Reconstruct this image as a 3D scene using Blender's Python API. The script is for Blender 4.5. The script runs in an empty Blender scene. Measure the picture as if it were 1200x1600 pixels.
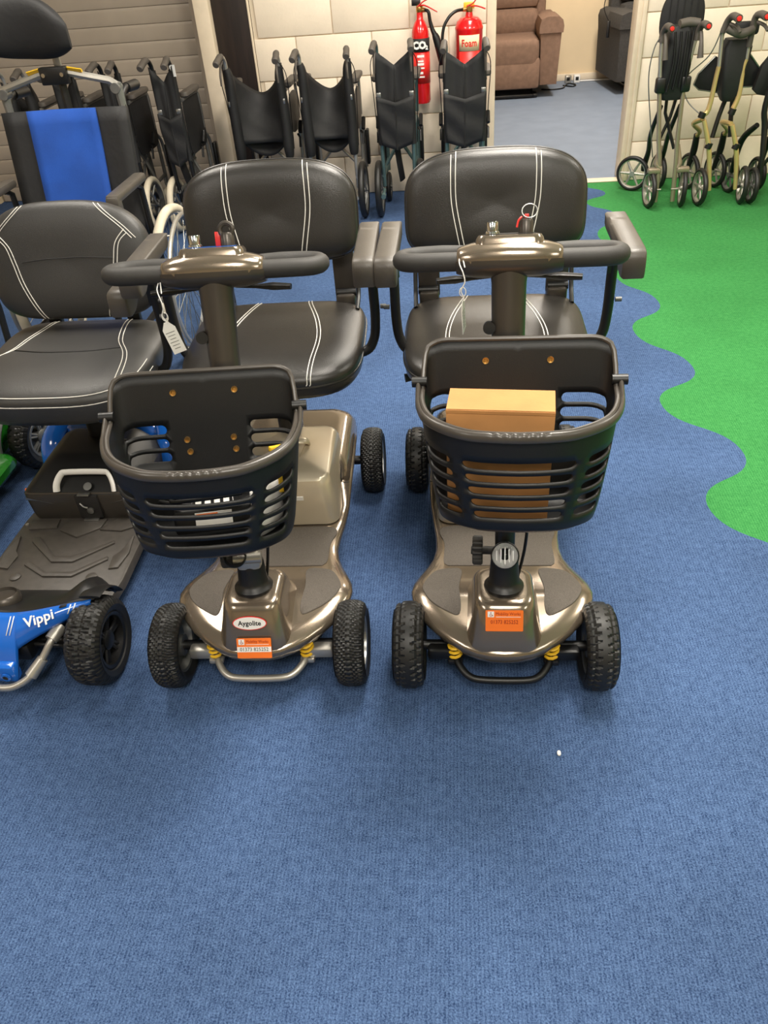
import bpy, bmesh, math, random
from mathutils import Vector, Matrix, Euler
from mathutils.geometry import delaunay_2d_cdt
random.seed(7)
PI = math.pi
sin, cos, rad = math.sin, math.cos, math.radians
SC = bpy.context.scene
COL = SC.collection

# ------------------------------------------------------------------ camera
CAM_H, PITCH, ROLL, YAW, FPX = 1.434, 0.659, -0.083, 0.123, 1202.0
cf = Vector((0, cos(PITCH), -sin(PITCH))); cx = Vector((1, 0, 0)); cu = cx.cross(cf)
cx, cu = cx * cos(ROLL) + cu * sin(ROLL), cu * cos(ROLL) - cx * sin(ROLL)
RZ = Matrix.Rotation(YAW, 3, 'Z')
cx, cu, cf = RZ @ cx, RZ @ cu, RZ @ cf
cam_data = bpy.data.cameras.new('camera')
cam = bpy.data.objects.new('camera', cam_data); COL.objects.link(cam)
cam.matrix_world = Matrix(((cx.x, cu.x, -cf.x, 0), (cx.y, cu.y, -cf.y, 0), (cx.z, cu.z, -cf.z, CAM_H), (0, 0, 0, 1)))
cam_data.sensor_fit = 'VERTICAL'; cam_data.sensor_height = 24.0
cam_data.lens = 24.0 * FPX / 1600.0
cam_data.clip_start = 0.05
SC.camera = cam

# ------------------------------------------------------------------ world, lamps, exposure
world = bpy.data.worlds.new('World'); SC.world = world; world.use_nodes = True
wb = world.node_tree.nodes['Background']
wb.inputs[0].default_value = (0.85, 0.9, 1.0, 1); wb.inputs[1].default_value = 0.05
SC.view_settings.view_transform = 'Standard'
SC.view_settings.look = 'None'
SC.view_settings.gamma = 1.0
SC.view_settings.use_curve_mapping = False
SC.view_settings.exposure = 0.0
CEIL = 2.75
LIGHT_SPOTS = [(0.4, 2.1, 1.85), (-1.6, 2.5, 0.8), (2.4, 2.5, 0.9), (0.2, -0.6, 1.05), (-2.2, -0.7, 0.6), (2.4, -0.7, 0.5), (0.3, 4.2, 0.9), (1.2, 7.0, 1.7)]
PANEL_W = 58.0
for lx, ly, k in LIGHT_SPOTS:
    ld = bpy.data.lights.new('ceiling_lamp', 'AREA'); ld.shape = 'RECTANGLE'
    ld.size = 0.58; ld.size_y = 1.15; ld.energy = PANEL_W * k; ld.color = (1.0, 0.93, 0.83)
    lo = bpy.data.objects.new('ceiling_lamp', ld); COL.objects.link(lo); lo.location = (lx, ly, CEIL - 0.045)

# ------------------------------------------------------------------ materials
def lin(c):
    o = []
    for v in c:
        v /= 255.0
        o.append(v / 12.92 if v <= 0.04045 else ((v + 0.055) / 1.055) ** 2.4)
    return tuple(o) + (1.0,)
def mat(name, rgb, rough=0.5, metal=0.0, var=0.0, vscale=20.0, bump=0.0, bscale=200.0, coat=0.0, rgb2=None, spec=None, stretch=None):
    m = bpy.data.materials.new(name); m.use_nodes = True
    nt = m.node_tree; b = nt.nodes['Principled BSDF']
    b.inputs['Roughness'].default_value = rough; b.inputs['Metallic'].default_value = metal
    if spec is not None: b.inputs['Specular IOR Level'].default_value = spec
    if coat: b.inputs['Coat Weight'].default_value = coat; b.inputs['Coat Roughness'].default_value = 0.08
    c1 = lin(rgb); b.inputs['Base Color'].default_value = c1
    tc = nt.nodes.new('ShaderNodeTexCoord')
    src = tc.outputs['Object']
    if stretch:
        mp = nt.nodes.new('ShaderNodeMapping'); mp.inputs['Scale'].default_value = stretch
        nt.links.new(src, mp.inputs['Vector']); src = mp.outputs['Vector']
    if var or rgb2:
        n = nt.nodes.new('ShaderNodeTexNoise'); n.inputs['Scale'].default_value = vscale; n.inputs['Detail'].default_value = 5
        nt.links.new(src, n.inputs['Vector'])
        r = nt.nodes.new('ShaderNodeValToRGB'); r.color_ramp.elements[0].position = 0.35; r.color_ramp.elements[1].position = 0.65
        if rgb2: r.color_ramp.elements[0].color = c1; r.color_ramp.elements[1].color = lin(rgb2)
        else:
            r.color_ramp.elements[0].color = tuple(v * (1 - var) for v in c1[:3]) + (1,)
            r.color_ramp.elements[1].color = tuple(min(1, v * (1 + var)) for v in c1[:3]) + (1,)
        nt.links.new(n.outputs['Fac'], r.inputs['Fac']); nt.links.new(r.outputs['Color'], b.inputs['Base Color'])
    if bump:
        n2 = nt.nodes.new('ShaderNodeTexNoise'); n2.inputs['Scale'].default_value = bscale; n2.inputs['Detail'].default_value = 3
        nt.links.new(src, n2.inputs['Vector'])
        bp = nt.nodes.new('ShaderNodeBump'); bp.inputs['Strength'].default_value = bump; bp.inputs['Distance'].default_value = 0.002
        nt.links.new(n2.outputs['Fac'], bp.inputs['Height']); nt.links.new(bp.outputs['Normal'], b.inputs['Normal'])
    return m
def carpet(name, rgb, rgb2, patch=0.1):
    m = bpy.data.materials.new(name); m.use_nodes = True
    nt = m.node_tree; N = nt.nodes.new; L = nt.links.new; b = nt.nodes['Principled BSDF']
    b.inputs['Roughness'].default_value = 0.95; b.inputs['Specular IOR Level'].default_value = 0.1
    tc = N('ShaderNodeTexCoord')
    n1 = N('ShaderNodeTexNoise'); n1.inputs['Scale'].default_value = 330; n1.inputs['Detail'].default_value = 2
    n2 = N('ShaderNodeTexNoise'); n2.inputs['Scale'].default_value = 60; n2.inputs['Detail'].default_value = 4
    n3 = N('ShaderNodeTexNoise'); n3.inputs['Scale'].default_value = 2.6; n3.inputs['Detail'].default_value = 3
    wv = N('ShaderNodeTexWave'); wv.bands_direction = 'X'; wv.inputs['Scale'].default_value = 42; wv.inputs['Distortion'].default_value = 1.5; wv.inputs['Detail'].default_value = 2; wv.inputs['Detail Scale'].default_value = 6
    for n in (n1, n2, n3, wv): L(tc.outputs['Object'], n.inputs['Vector'])
    def ma(op, a, c):
        x = N('ShaderNodeMath'); x.operation = op
        for i, v in enumerate((a, c)):
            if isinstance(v, (int, float)): x.inputs[i].default_value = v
            else: L(v, x.inputs[i])
        return x.outputs[0]
    s = ma('ADD', ma('MULTIPLY', n1.outputs['Fac'], 0.62), ma('MULTIPLY', n2.outputs['Fac'], 0.24))
    s = ma('ADD', s, ma('MULTIPLY', wv.outputs['Fac'], 0.07))
    r = N('ShaderNodeValToRGB'); r.color_ramp.elements[0].position = 0.32; r.color_ramp.elements[1].position = 0.62
    r.color_ramp.elements[0].color = lin(rgb); r.color_ramp.elements[1].color = lin(rgb2)
    L(s, r.inputs['Fac'])
    mx = N('ShaderNodeMix'); mx.data_type = 'RGBA'; mx.blend_type = 'MULTIPLY'; mx.inputs['Factor'].default_value = 1
    r3 = N('ShaderNodeValToRGB'); r3.color_ramp.elements[0].position = 0.35; r3.color_ramp.elements[1].position = 0.6
    r3.color_ramp.elements[0].color = (1 - patch * 2,) * 3 + (1,); r3.color_ramp.elements[1].color = (1, 1, 1, 1)
    L(n3.outputs['Fac'], r3.inputs['Fac']); L(r.outputs['Color'], mx.inputs['A']); L(r3.outputs['Color'], mx.inputs['B'])
    L(mx.outputs['Result'], b.inputs['Base Color'])
    bp = N('ShaderNodeBump'); bp.inputs['Strength'].default_value = 0.5; bp.inputs['Distance'].default_value = 0.003
    L(s, bp.inputs['Height']); L(bp.outputs['Normal'], b.inputs['Normal'])
    return m
M = {}
M['carpet'] = carpet('blue_carpet', (36, 54, 88), (88, 113, 153))
M['green'] = carpet('green_carpet', (34, 100, 50), (73, 147, 82), 0.06)
M['grey_floor'] = mat('grey_blue_vinyl', (112, 124, 142), 0.7, var=0.06, vscale=6)
M['block'] = mat('painted_block', (232, 218, 198), 0.7, var=0.05, vscale=5, bump=0.5, bscale=60)
M['mortar'] = mat('mortar', (214, 198, 174), 0.9, bump=0.4, bscale=120)
M['plaster'] = mat('plaster', (226, 204, 168), 0.85, var=0.03, vscale=4)
M['ceiling'] = mat('ceiling_white', (232, 230, 224), 0.9, var=0.02)
M['trim'] = mat('cream_gloss_trim', (226, 210, 186), 0.45, var=0.03)
M['darkwood'] = mat('dark_brown_wood', (34, 24, 20), 0.5, var=0.3, vscale=8, stretch=(6, 6, 0.6))
M['shutter'] = mat('shutter_slat', (168, 156, 142), 0.5, metal=0.1, var=0.08, vscale=3)
M['leather'] = mat('black_vinyl', (39, 37, 35), 0.30, var=0.12, vscale=6, bump=0.25, bscale=500)
M['leather2'] = mat('charcoal_vinyl', (50, 49, 48), 0.40, var=0.1, vscale=6, bump=0.3, bscale=600)
M['stitch'] = mat('white_thread', (216, 212, 204), 0.7, var=0.05)
M['bronze'] = mat('bronze_paint', (128, 115, 100), 0.2, metal=0.68, var=0.03, vscale=6, coat=0.7)
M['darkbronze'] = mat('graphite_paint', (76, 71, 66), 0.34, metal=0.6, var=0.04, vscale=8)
M['champagne'] = mat('champagne_paint', (208, 196, 174), 0.34, metal=0.5, var=0.03, vscale=8)
M['black'] = mat('black_plastic', (13, 13, 14), 0.42, var=0.15, vscale=30)
M['basket'] = mat('black_moulded_plastic', (11, 11, 12), 0.48, var=0.12, vscale=20, bump=0.12, bscale=700)
M['rimsheen'] = mat('rim_plastic_painted_sheen', (66, 61, 56), 0.33, var=0.1)  # basket plastic lightened, the glossy reflection along rim and handle put into its colour
M['foam'] = mat('foam_grip', (42, 40, 38), 0.62, var=0.1, vscale=60, bump=0.2, bscale=900)
M['rubber'] = mat('tyre_rubber', (22, 22, 22), 0.48, var=0.2, vscale=40)
M['mat'] = mat('foot_mat_rubber', (72, 66, 60), 0.75, rgb2=(92, 85, 78), vscale=500, bump=0.5, bscale=900)
M['deck'] = mat('deck_plastic', (66, 62, 58), 0.42, var=0.12, vscale=60, bump=0.25, bscale=700)
M['chrome'] = mat('chrome', (205, 205, 205), 0.14, metal=1.0, var=0.03)
M['silver'] = mat('silver_paint', (176, 172, 164), 0.35, metal=0.7, var=0.05)
M['steel'] = mat('brushed_steel', (150, 150, 148), 0.36, metal=0.9, var=0.1, vscale=30)
M['greymetal'] = mat('dull_grey_metal', (118, 118, 116), 0.45, metal=0.6, var=0.15, vscale=20)
M['teal'] = mat('teal_grey_metal', (88, 112, 112), 0.4, metal=0.5, var=0.1)
M['yellow'] = mat('yellow_spring', (226, 180, 40), 0.45, var=0.1)
M['orange'] = mat('orange_vinyl', (240, 116, 34), 0.5, var=0.04)
M['white'] = mat('white_card', (232, 230, 226), 0.6, var=0.03)
M['red'] = mat('red_gloss', (206, 22, 26), 0.2, var=0.04, coat=0.5)
M['redplastic'] = mat('red_plastic', (214, 40, 34), 0.4, var=0.05)
M['ink'] = mat('black_ink', (24, 22, 22), 0.7, var=0.05)
M['darkred'] = mat('dark_orange_ink', (150, 42, 14), 0.6, var=0.05)
M['cardboard'] = mat('cardboard', (178, 126, 74), 0.8, var=0.07, vscale=14, bump=0.2, bscale=80)
M['blue'] = mat('blue_gloss', (26, 96, 190), 0.16, var=0.06, vscale=5, coat=0.8)
M['bluefab'] = mat('blue_mesh_fabric', (18, 70, 156), 0.85, var=0.1, vscale=10, bump=0.5, bscale=900)
M['fabric'] = mat('black_nylon', (15, 15, 17), 0.68, var=0.25, vscale=14, bump=0.4, bscale=60)
M['padgrey'] = mat('grey_brown_pad', (78, 72, 66), 0.6, var=0.1, vscale=20)
M['armpad'] = mat('grey_brown_moulded_pad', (72, 67, 61), 0.42, var=0.06, vscale=30, bump=0.15, bscale=500)
M['greytyre'] = mat('cream_grey_tyre', (196, 186, 166), 0.7, var=0.08, vscale=20)
M['gold'] = mat('champagne_gold_frame', (206, 180, 124), 0.3, metal=0.55, var=0.05)
M['pewter'] = mat('pewter_frame', (158, 144, 126), 0.32, metal=0.6, var=0.06)
M['green_gloss'] = mat('green_gloss', (24, 92, 22), 0.18, var=0.1, coat=0.7)
M['brownfab'] = mat('brown_upholstery', (126, 99, 82), 0.85, var=0.1, vscale=30, bump=0.4, bscale=400)
M['greyfab'] = mat('charcoal_upholstery', (62, 60, 58), 0.88, var=0.15, vscale=60, bump=0.4, bscale=400)
M['brass'] = mat('brass', (188, 146, 84), 0.3, metal=0.9, var=0.05)
M['amber'] = mat('amber_reflector', (226, 104, 30), 0.25, var=0.06, coat=0.5)
M['lamp_diffuser'] = mat('lamp_diffuser', (245, 244, 240), 0.6, var=0.01)
b_ = M['lamp_diffuser'].node_tree.nodes['Principled BSDF']; b_.inputs['Emission Color'].default_value = (1, 0.92, 0.8, 1); b_.inputs['Emission Strength'].default_value = 3.0
M['reflector'] = mat('reflector_painted_glint', (226, 226, 226), 0.3, metal=0.4, var=0.02)  # pale tone of headlamp bowl and ribs stands in for the whites they reflect
def glass(name):
    m = bpy.data.materials.new(name); m.use_nodes = True
    b = m.node_tree.nodes['Principled BSDF']; b.inputs['Transmission Weight'].default_value = 1.0; b.inputs['Roughness'].default_value = 0.03
    b.inputs['Base Color'].default_value = (0.95, 0.95, 0.95, 1); b.inputs['IOR'].default_value = 1.12
    return m
M['lens'] = glass('clear_lens')

# ------------------------------------------------------------------ mesh helpers
def crom(pts, n, closed=False):
    P = [Vector(p) for p in pts]; out = []; k = len(P)
    segs = k if closed else k - 1
    for i in range(segs):
        if closed: a, b, c, d = P[(i - 1) % k], P[i], P[(i + 1) % k], P[(i + 2) % k]
        else: a, b, c, d = P[max(i - 1, 0)], P[i], P[i + 1], P[min(i + 2, k - 1)]
        for j in range(n):
            t = j / n
            out.append(0.5 * ((2 * b) + (c - a) * t + (2 * a - 5 * b + 4 * c - d) * t * t + (3 * b - a - 3 * c + d) * t ** 3))
    if not closed: out.append(P[-1])
    return out
def rrect(w, d, r, n=5, cx_=0, cy_=0):
    r = min(r, w / 2 - 1e-5, d / 2 - 1e-5); o = []
    for qx, qy, a0 in ((1, 1, 0), (-1, 1, 90), (-1, -1, 180), (1, -1, 270)):
        for i in range(n + 1):
            a = rad(a0 + 90 * i / n)
            o.append((cx_ + qx * (w / 2 - r) + r * cos(a), cy_ + qy * (d / 2 - r) + r * sin(a)))
    return o
def resample(pts, n, closed=True):
    P = [Vector(p) for p in pts]
    if closed: P = P + [P[0]]
    L = [0.0]
    for a, b in zip(P, P[1:]): L.append(L[-1] + (b - a).length)
    out = []; j = 0; cnt = n if closed else n - 1
    for i in range(n):
        t = L[-1] * i / cnt
        while j < len(L) - 2 and L[j + 1] < t: j += 1
        seg = max(L[j + 1] - L[j], 1e-9); out.append(P[j].lerp(P[j + 1], min(1, max(0, (t - L[j]) / seg))))
    return out
class MB:
    def __init__(s, T=None): s.v = []; s.f = []; s.T = T
    def add(s, v, f, T=None):
        o = len(s.v)
        T = s.T @ T if (T and s.T) else (T or s.T)
        s.v += [tuple(T @ Vector(p)) for p in v] if T else [tuple(p) for p in v]
        s.f += [tuple(i + o for i in q) for q in f]; return s
    def rings(s, R, closed=True, cap0=True, cap1=True, T=None):
        n = len(R[0]); v = [p for r in R for p in r]; f = []
        m = n if closed else n - 1
        for i in range(len(R) - 1):
            for j in range(m):
                f.append((i * n + j, i * n + (j + 1) % n, (i + 1) * n + (j + 1) % n, (i + 1) * n + j))
        if cap0: f.append(tuple(range(n - 1, -1, -1)))
        if cap1: k = (len(R) - 1) * n; f.append(tuple(range(k, k + n)))
        return s.add(v, f, T)
    def box(s, c, d, T=None, b=0.0):
        x, y, z = c; w, h, t = d[0] / 2, d[1] / 2, d[2] / 2
        b = min(b, 0.49 * min(d))
        if b <= 0:
            R = [[(x - w, y - h, q), (x + w, y - h, q), (x + w, y + h, q), (x - w, y + h, q)] for q in (z - t, z + t)]
        else:
            R = []
            for q, i in ((z - t, b), (z - t + b * .3, b * .3), (z - t + b, 0), (z + t - b, 0), (z + t - b * .3, b * .3), (z + t, b)):
                R.append([(px, py, q) for px, py in rrect(2 * w - 2 * i, 2 * h - 2 * i, max(b - i * .6, b * .4), 2, x, y)])
        return s.rings(R, T=T)
    def prism(s, out, z0, z1, b=0.0, T=None):
        # out: CCW outline in xy; bevel by inset along normals
        n = len(out); O = [Vector((p[0], p[1])) for p in out]
        def inset(i_):
            r = []
            for k in range(n):
                a, c = O[(k - 1) % n], O[(k + 1) % n]; t = (c - a)
                if t.length < 1e-9: t = Vector((1, 0))
                t.normalize(); r.append(O[k] + Vector((-t.y, t.x)) * i_)
            return r
        lv = [(z0, 0)] if b <= 0 else [(z0, b), (z0 + b, 0)]
        lv += [(z1, 0)] if b <= 0 else [(z1 - b, 0), (z1 - b * .3, b * .3), (z1, b)]
        return s.rings([[(p.x, p.y, q) for p in inset(i_)] for q, i_ in lv], T=T)
    def tube(s, pts, r, seg=10, sm=0, closed=False, caps=True, T=None, flat=None):
        P = crom(pts, sm, closed) if sm else [Vector(p) for p in pts]
        n = len(P); R = []
        rr = r if isinstance(r, (list, tuple)) else [r]
        nrm = None
        for i in range(n):
            if closed: t = P[(i + 1) % n] - P[(i - 1) % n]
            else: t = P[min(i + 1, n - 1)] - P[max(i - 1, 0)]
            t.normalize()
            if nrm is None:
                nrm = t.orthogonal().normalized() if flat is None else (Vector(flat) - t * t.dot(Vector(flat))).normalized()
            else:
                nrm = (nrm - t * nrm.dot(t)).normalized()
            if flat is not None:
                q = Vector(flat); q = q - t * t.dot(q)
                if q.length > 1e-4: nrm = q.normalized()
            bn = t.cross(nrm)
            u = i / max(1, n - 1) * (len(rr) - 1); k = min(int(u), len(rr) - 1); k2 = min(k + 1, len(rr) - 1)
            ra = rr[k]; rb = rr[k2]
            if isinstance(ra, tuple): a_, b_ = ra[0] + (rb[0] - ra[0]) * (u - k), ra[1] + (rb[1] - ra[1]) * (u - k)
            else: a_ = b_ = ra + (rb - ra) * (u - k)
            R.append([P[i] + nrm * (a_ * cos(2 * PI * j / seg)) + bn * (b_ * sin(2 * PI * j / seg)) for j in range(seg)])
        if closed:
            v = [p for q in R for p in q]; f = []
            for i in range(n):
                for j in range(seg): f.append((i * seg + j, i * seg + (j + 1) % seg, ((i + 1) % n) * seg + (j + 1) % seg, ((i + 1) % n) * seg + j))
            return s.add(v, f, T)
        return s.rings(R, cap0=caps, cap1=caps, T=T)
    def lathe(s, prof, seg=24, T=None, closed=False, caps=True):
        # profile (radius, height) about local z
        v = []; f = []; n = len(prof)
        for i in range(seg):
            a = 2 * PI * i / seg
            for r, h in prof: v.append((r * cos(a), r * sin(a), h))
        m = n if closed else n - 1
        for i in range(seg):
            for j in range(m): f.append((i * n + j, ((i + 1) % seg) * n + j, ((i + 1) % seg) * n + (j + 1) % n, i * n + (j + 1) % n))
        if not closed and caps:
            for j, rev in ((0, True), (n - 1, False)):
                if prof[j][0] > 1e-6:
                    q = [i * n + j for i in range(seg)]; f.append(tuple(reversed(q)) if rev else tuple(q))
        return s.add(v, f, T)
    def cyl(s, a, b, r, seg=12, r2=None):
        return s.tube([a, b], [r, r if r2 is None else r2], seg)
    def grid(s, nx, ny, fn, T=None, closed_u=False):
        v = [fn(i / (nx if closed_u else nx - 1), j / (ny - 1)) for j in range(ny) for i in range(nx)]; f = []
        for j in range(ny - 1):
            for i in range(nx if closed_u else nx - 1): f.append((j * nx + i, j * nx + (i + 1) % nx, (j + 1) * nx + (i + 1) % nx, (j + 1) * nx + i))
        return s.add(v, f, T)
    def build(s, name, m, parent=None, ang=40, solid=0.0, off=0.0, sub=0, weld=0.0):
        me = bpy.data.meshes.new(name)
        me.from_pydata(s.v, [], s.f)
        bm = bmesh.new(); bm.from_mesh(me)
        bmesh.ops.remove_doubles(bm, verts=bm.verts, dist=max(weld, 1e-6))
        bmesh.ops.recalc_face_normals(bm, faces=bm.faces)
        bm.to_mesh(me); bm.free()
        me.polygons.foreach_set('use_smooth', [True] * len(me.polygons))
        me.set_sharp_from_angle(angle=rad(ang))
        me.materials.append(M[m] if isinstance(m, str) else m)
        o = bpy.data.objects.new(name, me); COL.objects.link(o)
        if parent: o.parent = parent
        if solid:
            md = o.modifiers.new('solid', 'SOLIDIFY'); md.thickness = solid; md.offset = off
        if sub:
            md = o.modifiers.new('sub', 'SUBSURF'); md.levels = sub; md.render_levels = sub
        return o
def thing(name, label, cat, loc=(0, 0, 0), rz=0.0, group=None):
    o = bpy.data.objects.new(name, None); COL.objects.link(o)
    o.location = loc; o.rotation_euler = (0, 0, rz); o.empty_display_size = 0.05
    o['label'] = label; o['category'] = cat
    if group: o['group'] = group
    return o
def tag(o, label, cat, group=None):
    o['label'] = label; o['category'] = cat
    if group: o['group'] = group
    return o
def struct(o): o['kind'] = 'structure'; return o
def share(o, name, T, parent, m=None):
    c = bpy.data.objects.new(name, o.data); COL.objects.link(c); c.parent = parent; c.matrix_local = T
    for md in o.modifiers:
        k = c.modifiers.new(md.name, md.type)
        if md.type == 'SOLIDIFY': k.thickness = md.thickness; k.offset = md.offset
    return c
def TR(x, y, z): return Matrix.Translation((x, y, z))
def RX(a): return Matrix.Rotation(a, 4, 'X')
def RY(a): return Matrix.Rotation(a, 4, 'Y')
def RZ4(a): return Matrix.Rotation(a, 4, 'Z')
def text(body, size, T, m, parent, name='lettering', ext=0.0004, bold=0.0, sx=1.0, align='CENTER'):
    cu_ = bpy.data.curves.new(name, 'FONT'); cu_.body = body; cu_.size = size; cu_.align_x = align; cu_.align_y = 'CENTER'
    cu_.extrude = ext; cu_.offset = bold; cu_.resolution_u = 2
    o = bpy.data.objects.new('tmp', cu_); COL.objects.link(o)
    dg = bpy.context.evaluated_depsgraph_get()
    me = bpy.data.meshes.new_from_object(o.evaluated_get(dg))
    bpy.data.objects.remove(o); bpy.data.curves.remove(cu_)
    me.transform(T @ Matrix.Diagonal((sx, 1, 1, 1))); me.materials.clear(); me.materials.append(M[m])
    q = bpy.data.objects.new(name, me); COL.objects.link(q); q.parent = parent
    return q
def frame_T(o, ex, ey):
    ex = Vector(ex).normalized(); ez = ex.cross(Vector(ey)).normalized(); ey = ez.cross(ex)
    return Matrix(((ex.x, ey.x, ez.x, o[0]), (ex.y, ey.y, ez.y, o[1]), (ex.z, ey.z, ez.z, o[2]), (0, 0, 0, 1)))

# ------------------------------------------------------------------ the room
WY = 5.244
def slab(name, c, d, m, b=0.0, parent=None):
    o = MB().box(c, d, b=b).build(name, m, parent)
    return o
# blue carpet runs to the wall; green carpet is inlaid with a wavy edge
EX = [(0.93, 1.54), (0.80, 1.28), (0.98, 1.0), (0.82, 0.72), (1.0, 0.42), (0.84, 0.12), (1.0, -0.2), (0.86, -0.5), (1.0, -0.8)][::-1]
EX += [(0.728, 1.86), (0.908, 2.12), (0.716, 2.46), (0.890, 2.70), (0.728, 3.06), (0.888, 3.32), (0.753, 3.66), (0.895, 3.95), (0.752, 4.22), (0.90, 4.58), (0.77, 4.82), (0.906, 5.0), (0.80, 5.19)]
wave = []
for (x0, y0), (x1, y1) in zip(EX, EX[1:]):
    for i in range(14):
        t = i / 14; wave.append((x0 + (x1 - x0) * (0.5 - 0.5 * cos(PI * t)), y0 + (y1 - y0) * (t + 0.05 * sin(2 * PI * t))))
wave.append(EX[-1])
def strip(name, left, right, m, z=0.0):
    mb = MB(); n = len(left)
    v = [(x, y, z) for x, y in left] + [(x, y, z) for x, y in right] + [(x, y, z - 0.02) for x, y in left] + [(x, y, z - 0.02) for x, y in right]
    f = []
    for i in range(n - 1):
        f += [(i, n + i, n + i + 1, i + 1), (2 * n + i + 1, 3 * n + i + 1, 3 * n + i, 2 * n + i), (i + 1, 2 * n + i + 1, 2 * n + i, i), (n + i, 3 * n + i, 3 * n + i + 1, n + i + 1)]
    f += [(0, 2 * n, 3 * n, n), (n - 1, 2 * n - 1, 4 * n - 1, 3 * n - 1)]
    return mb.add(v, f).build(name, m)
FY = wave[0][1]
ys = [p[1] for p in wave]
full = [(wave[0][0], -3.5)] + wave + [(0.80, WY + 0.0)]
struct(strip('floor', [(-4.5, y) for _, y in full], full, 'carpet'))
struct(strip('floor', full, [(4.2, y) for _, y in full], 'green'))
struct(slab('floor', (-1.0, WY + 0.25, -0.011), (7.0, 0.5, 0.02), 'carpet'))
struct(slab('floor', (1.5, 7.08, -0.0105), (5.0, 3.55, 0.02), 'grey_floor'))
struct(slab('ceiling', (0, 2.8, CEIL + 0.05), (9.4, 12.8, 0.1), 'ceiling'))
LNAMES = ['over the bronze scooters', 'over the blue scooter', 'over the green carpet', 'over the open carpet near the camera', 'at the front left of the showroom', 'at the front right of the showroom', 'over the folded wheelchairs', 'in the room beyond the doorway']
for (lx, ly, k), ln_ in zip(LIGHT_SPOTS, LNAMES):
    lt = thing('ceiling_light', 'recessed rectangular ceiling light panel ' + ln_, 'light', (lx, ly, CEIL), 0, 'ceiling light panels')
    fr = MB()
    for c, d in (((0, .6, -.012), (.66, .05, .024)), ((0, -.6, -.012), (.66, .05, .024)), ((.305, 0, -.012), (.05, 1.16, .024)), ((-.305, 0, -.012), (.05, 1.16, .024))): fr.box(c, d, b=.004)
    fr.build('frame', 'trim', lt)
    MB().box((0, 0, -.006), (.57, 1.16, .008)).build('diffuser', 'lamp_diffuser', lt)
# walls: painted block, each block its own piece proud of the mortar
BL = {}
def block_wall(name, x0, x1, phase, ztop_blocks):
    w = struct(slab(name, ((x0 + x1) / 2, WY + 0.066, CEIL / 2), (x1 - x0, 0.12, CEIL), 'mortar'))
    row = 0; z = 0.0
    while z < ztop_blocks:
        off = phase + (0.225 if row % 2 else 0.0)
        k = math.floor((x0 - off) / 0.45); x = off + k * 0.45
        while x < x1 - 1e-6:
            a, b = max(x, x0), min(x + 0.45, x1)
            if b - a > 0.03:
                wd = round(b - a, 3)
                if wd not in BL:
                    bb = MB().box((0, 0, 0), (wd - 0.005, 0.03, 0.220), b=0.0045); BL[wd] = bb.build('block', 'block', w)
                    q = BL[wd]
                else:
                    q = bpy.data.objects.new('block', BL[wd].data); COL.objects.link(q); q.parent = w
                q.location = ((a + b) / 2, WY + 0.0115 + random.uniform(-.0008, .0008), z + 0.1125)
            x += 0.45
        row += 1; z += 0.225
    return w
block_wall('wall_back', -1.19, 0.18, -0.714, 1.4)
block_wall('wall_back_right', 1.075, 4.2, 1.069 - 0.0, 1.4)
ww = struct(slab('wall_back_left', (-4.0, WY + 0.22, CEIL / 2), (1.6, 0.12, CEIL), 'plaster'))
# doorway trims
def trim(name, x, w, y0, y1, z1=CEIL, m='trim', z0=0.0, b=.006):
    return struct(slab(name, (x, (y0 + y1) / 2, (z0 + z1) / 2), (w, y1 - y0, z1 - z0), m, b))
trim('trim_1', 0.207, 0.054, WY - 0.012, WY + 0.14)
trim('trim_2', 1.036, 0.03, WY - 0.010, WY + 0.14)
trim('trim_3', 1.062, 0.026, WY - 0.018, WY + 0.02)
trim('trim_4', 0.63, 0.80, WY - 0.02, WY + 0.06, 0.008, b=.003)
trim('trim_5', -1.459, 0.09, WY - 0.06, WY + 0.10, m='trim')
trim('trim_6', -1.532, 0.055, WY + 0.06, WY + 0.17, m='shutter')
trim('door_1', -1.30, 0.225, WY + 0.0, WY + 0.05, 2.1, m='darkwood')
trim('wall_over_door', -1.30, 0.225, WY + 0.0, WY + 0.12, CEIL, m='plaster', z0=2.1, b=0)
trim('trim_7', -1.197, 0.014, WY - 0.006, WY + 0.05, 2.1)
# roller shutter: every slat a piece
sh = struct(slab('wall_shutter', (-2.37, WY + 0.215, CEIL / 2), (1.63, 0.02, CEIL), 'greymetal'))
prof = [(0.0, 0.0), (-0.0045, 0.002), (-0.0055, 0.006), (-0.0060, 0.04), (-0.0060, 0.070), (-0.0050, 0.086), (-0.0035, 0.0885), (0.0, 0.0895)]
sl = MB()
sl.rings([[(x, y, z) for y, z in prof] for x in (-0.815, 0.815)], closed=False, cap0=False, cap1=False)
s0 = None
for i in range(30):
    if s0 is None: s0 = sl.build('slat', 'shutter', sh); q = s0
    else: q = bpy.data.objects.new('slat', s0.data); COL.objects.link(q); q.parent = sh
    q.location = (-2.37, WY + 0.2045, 0.003 + i * 0.0905)
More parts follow.
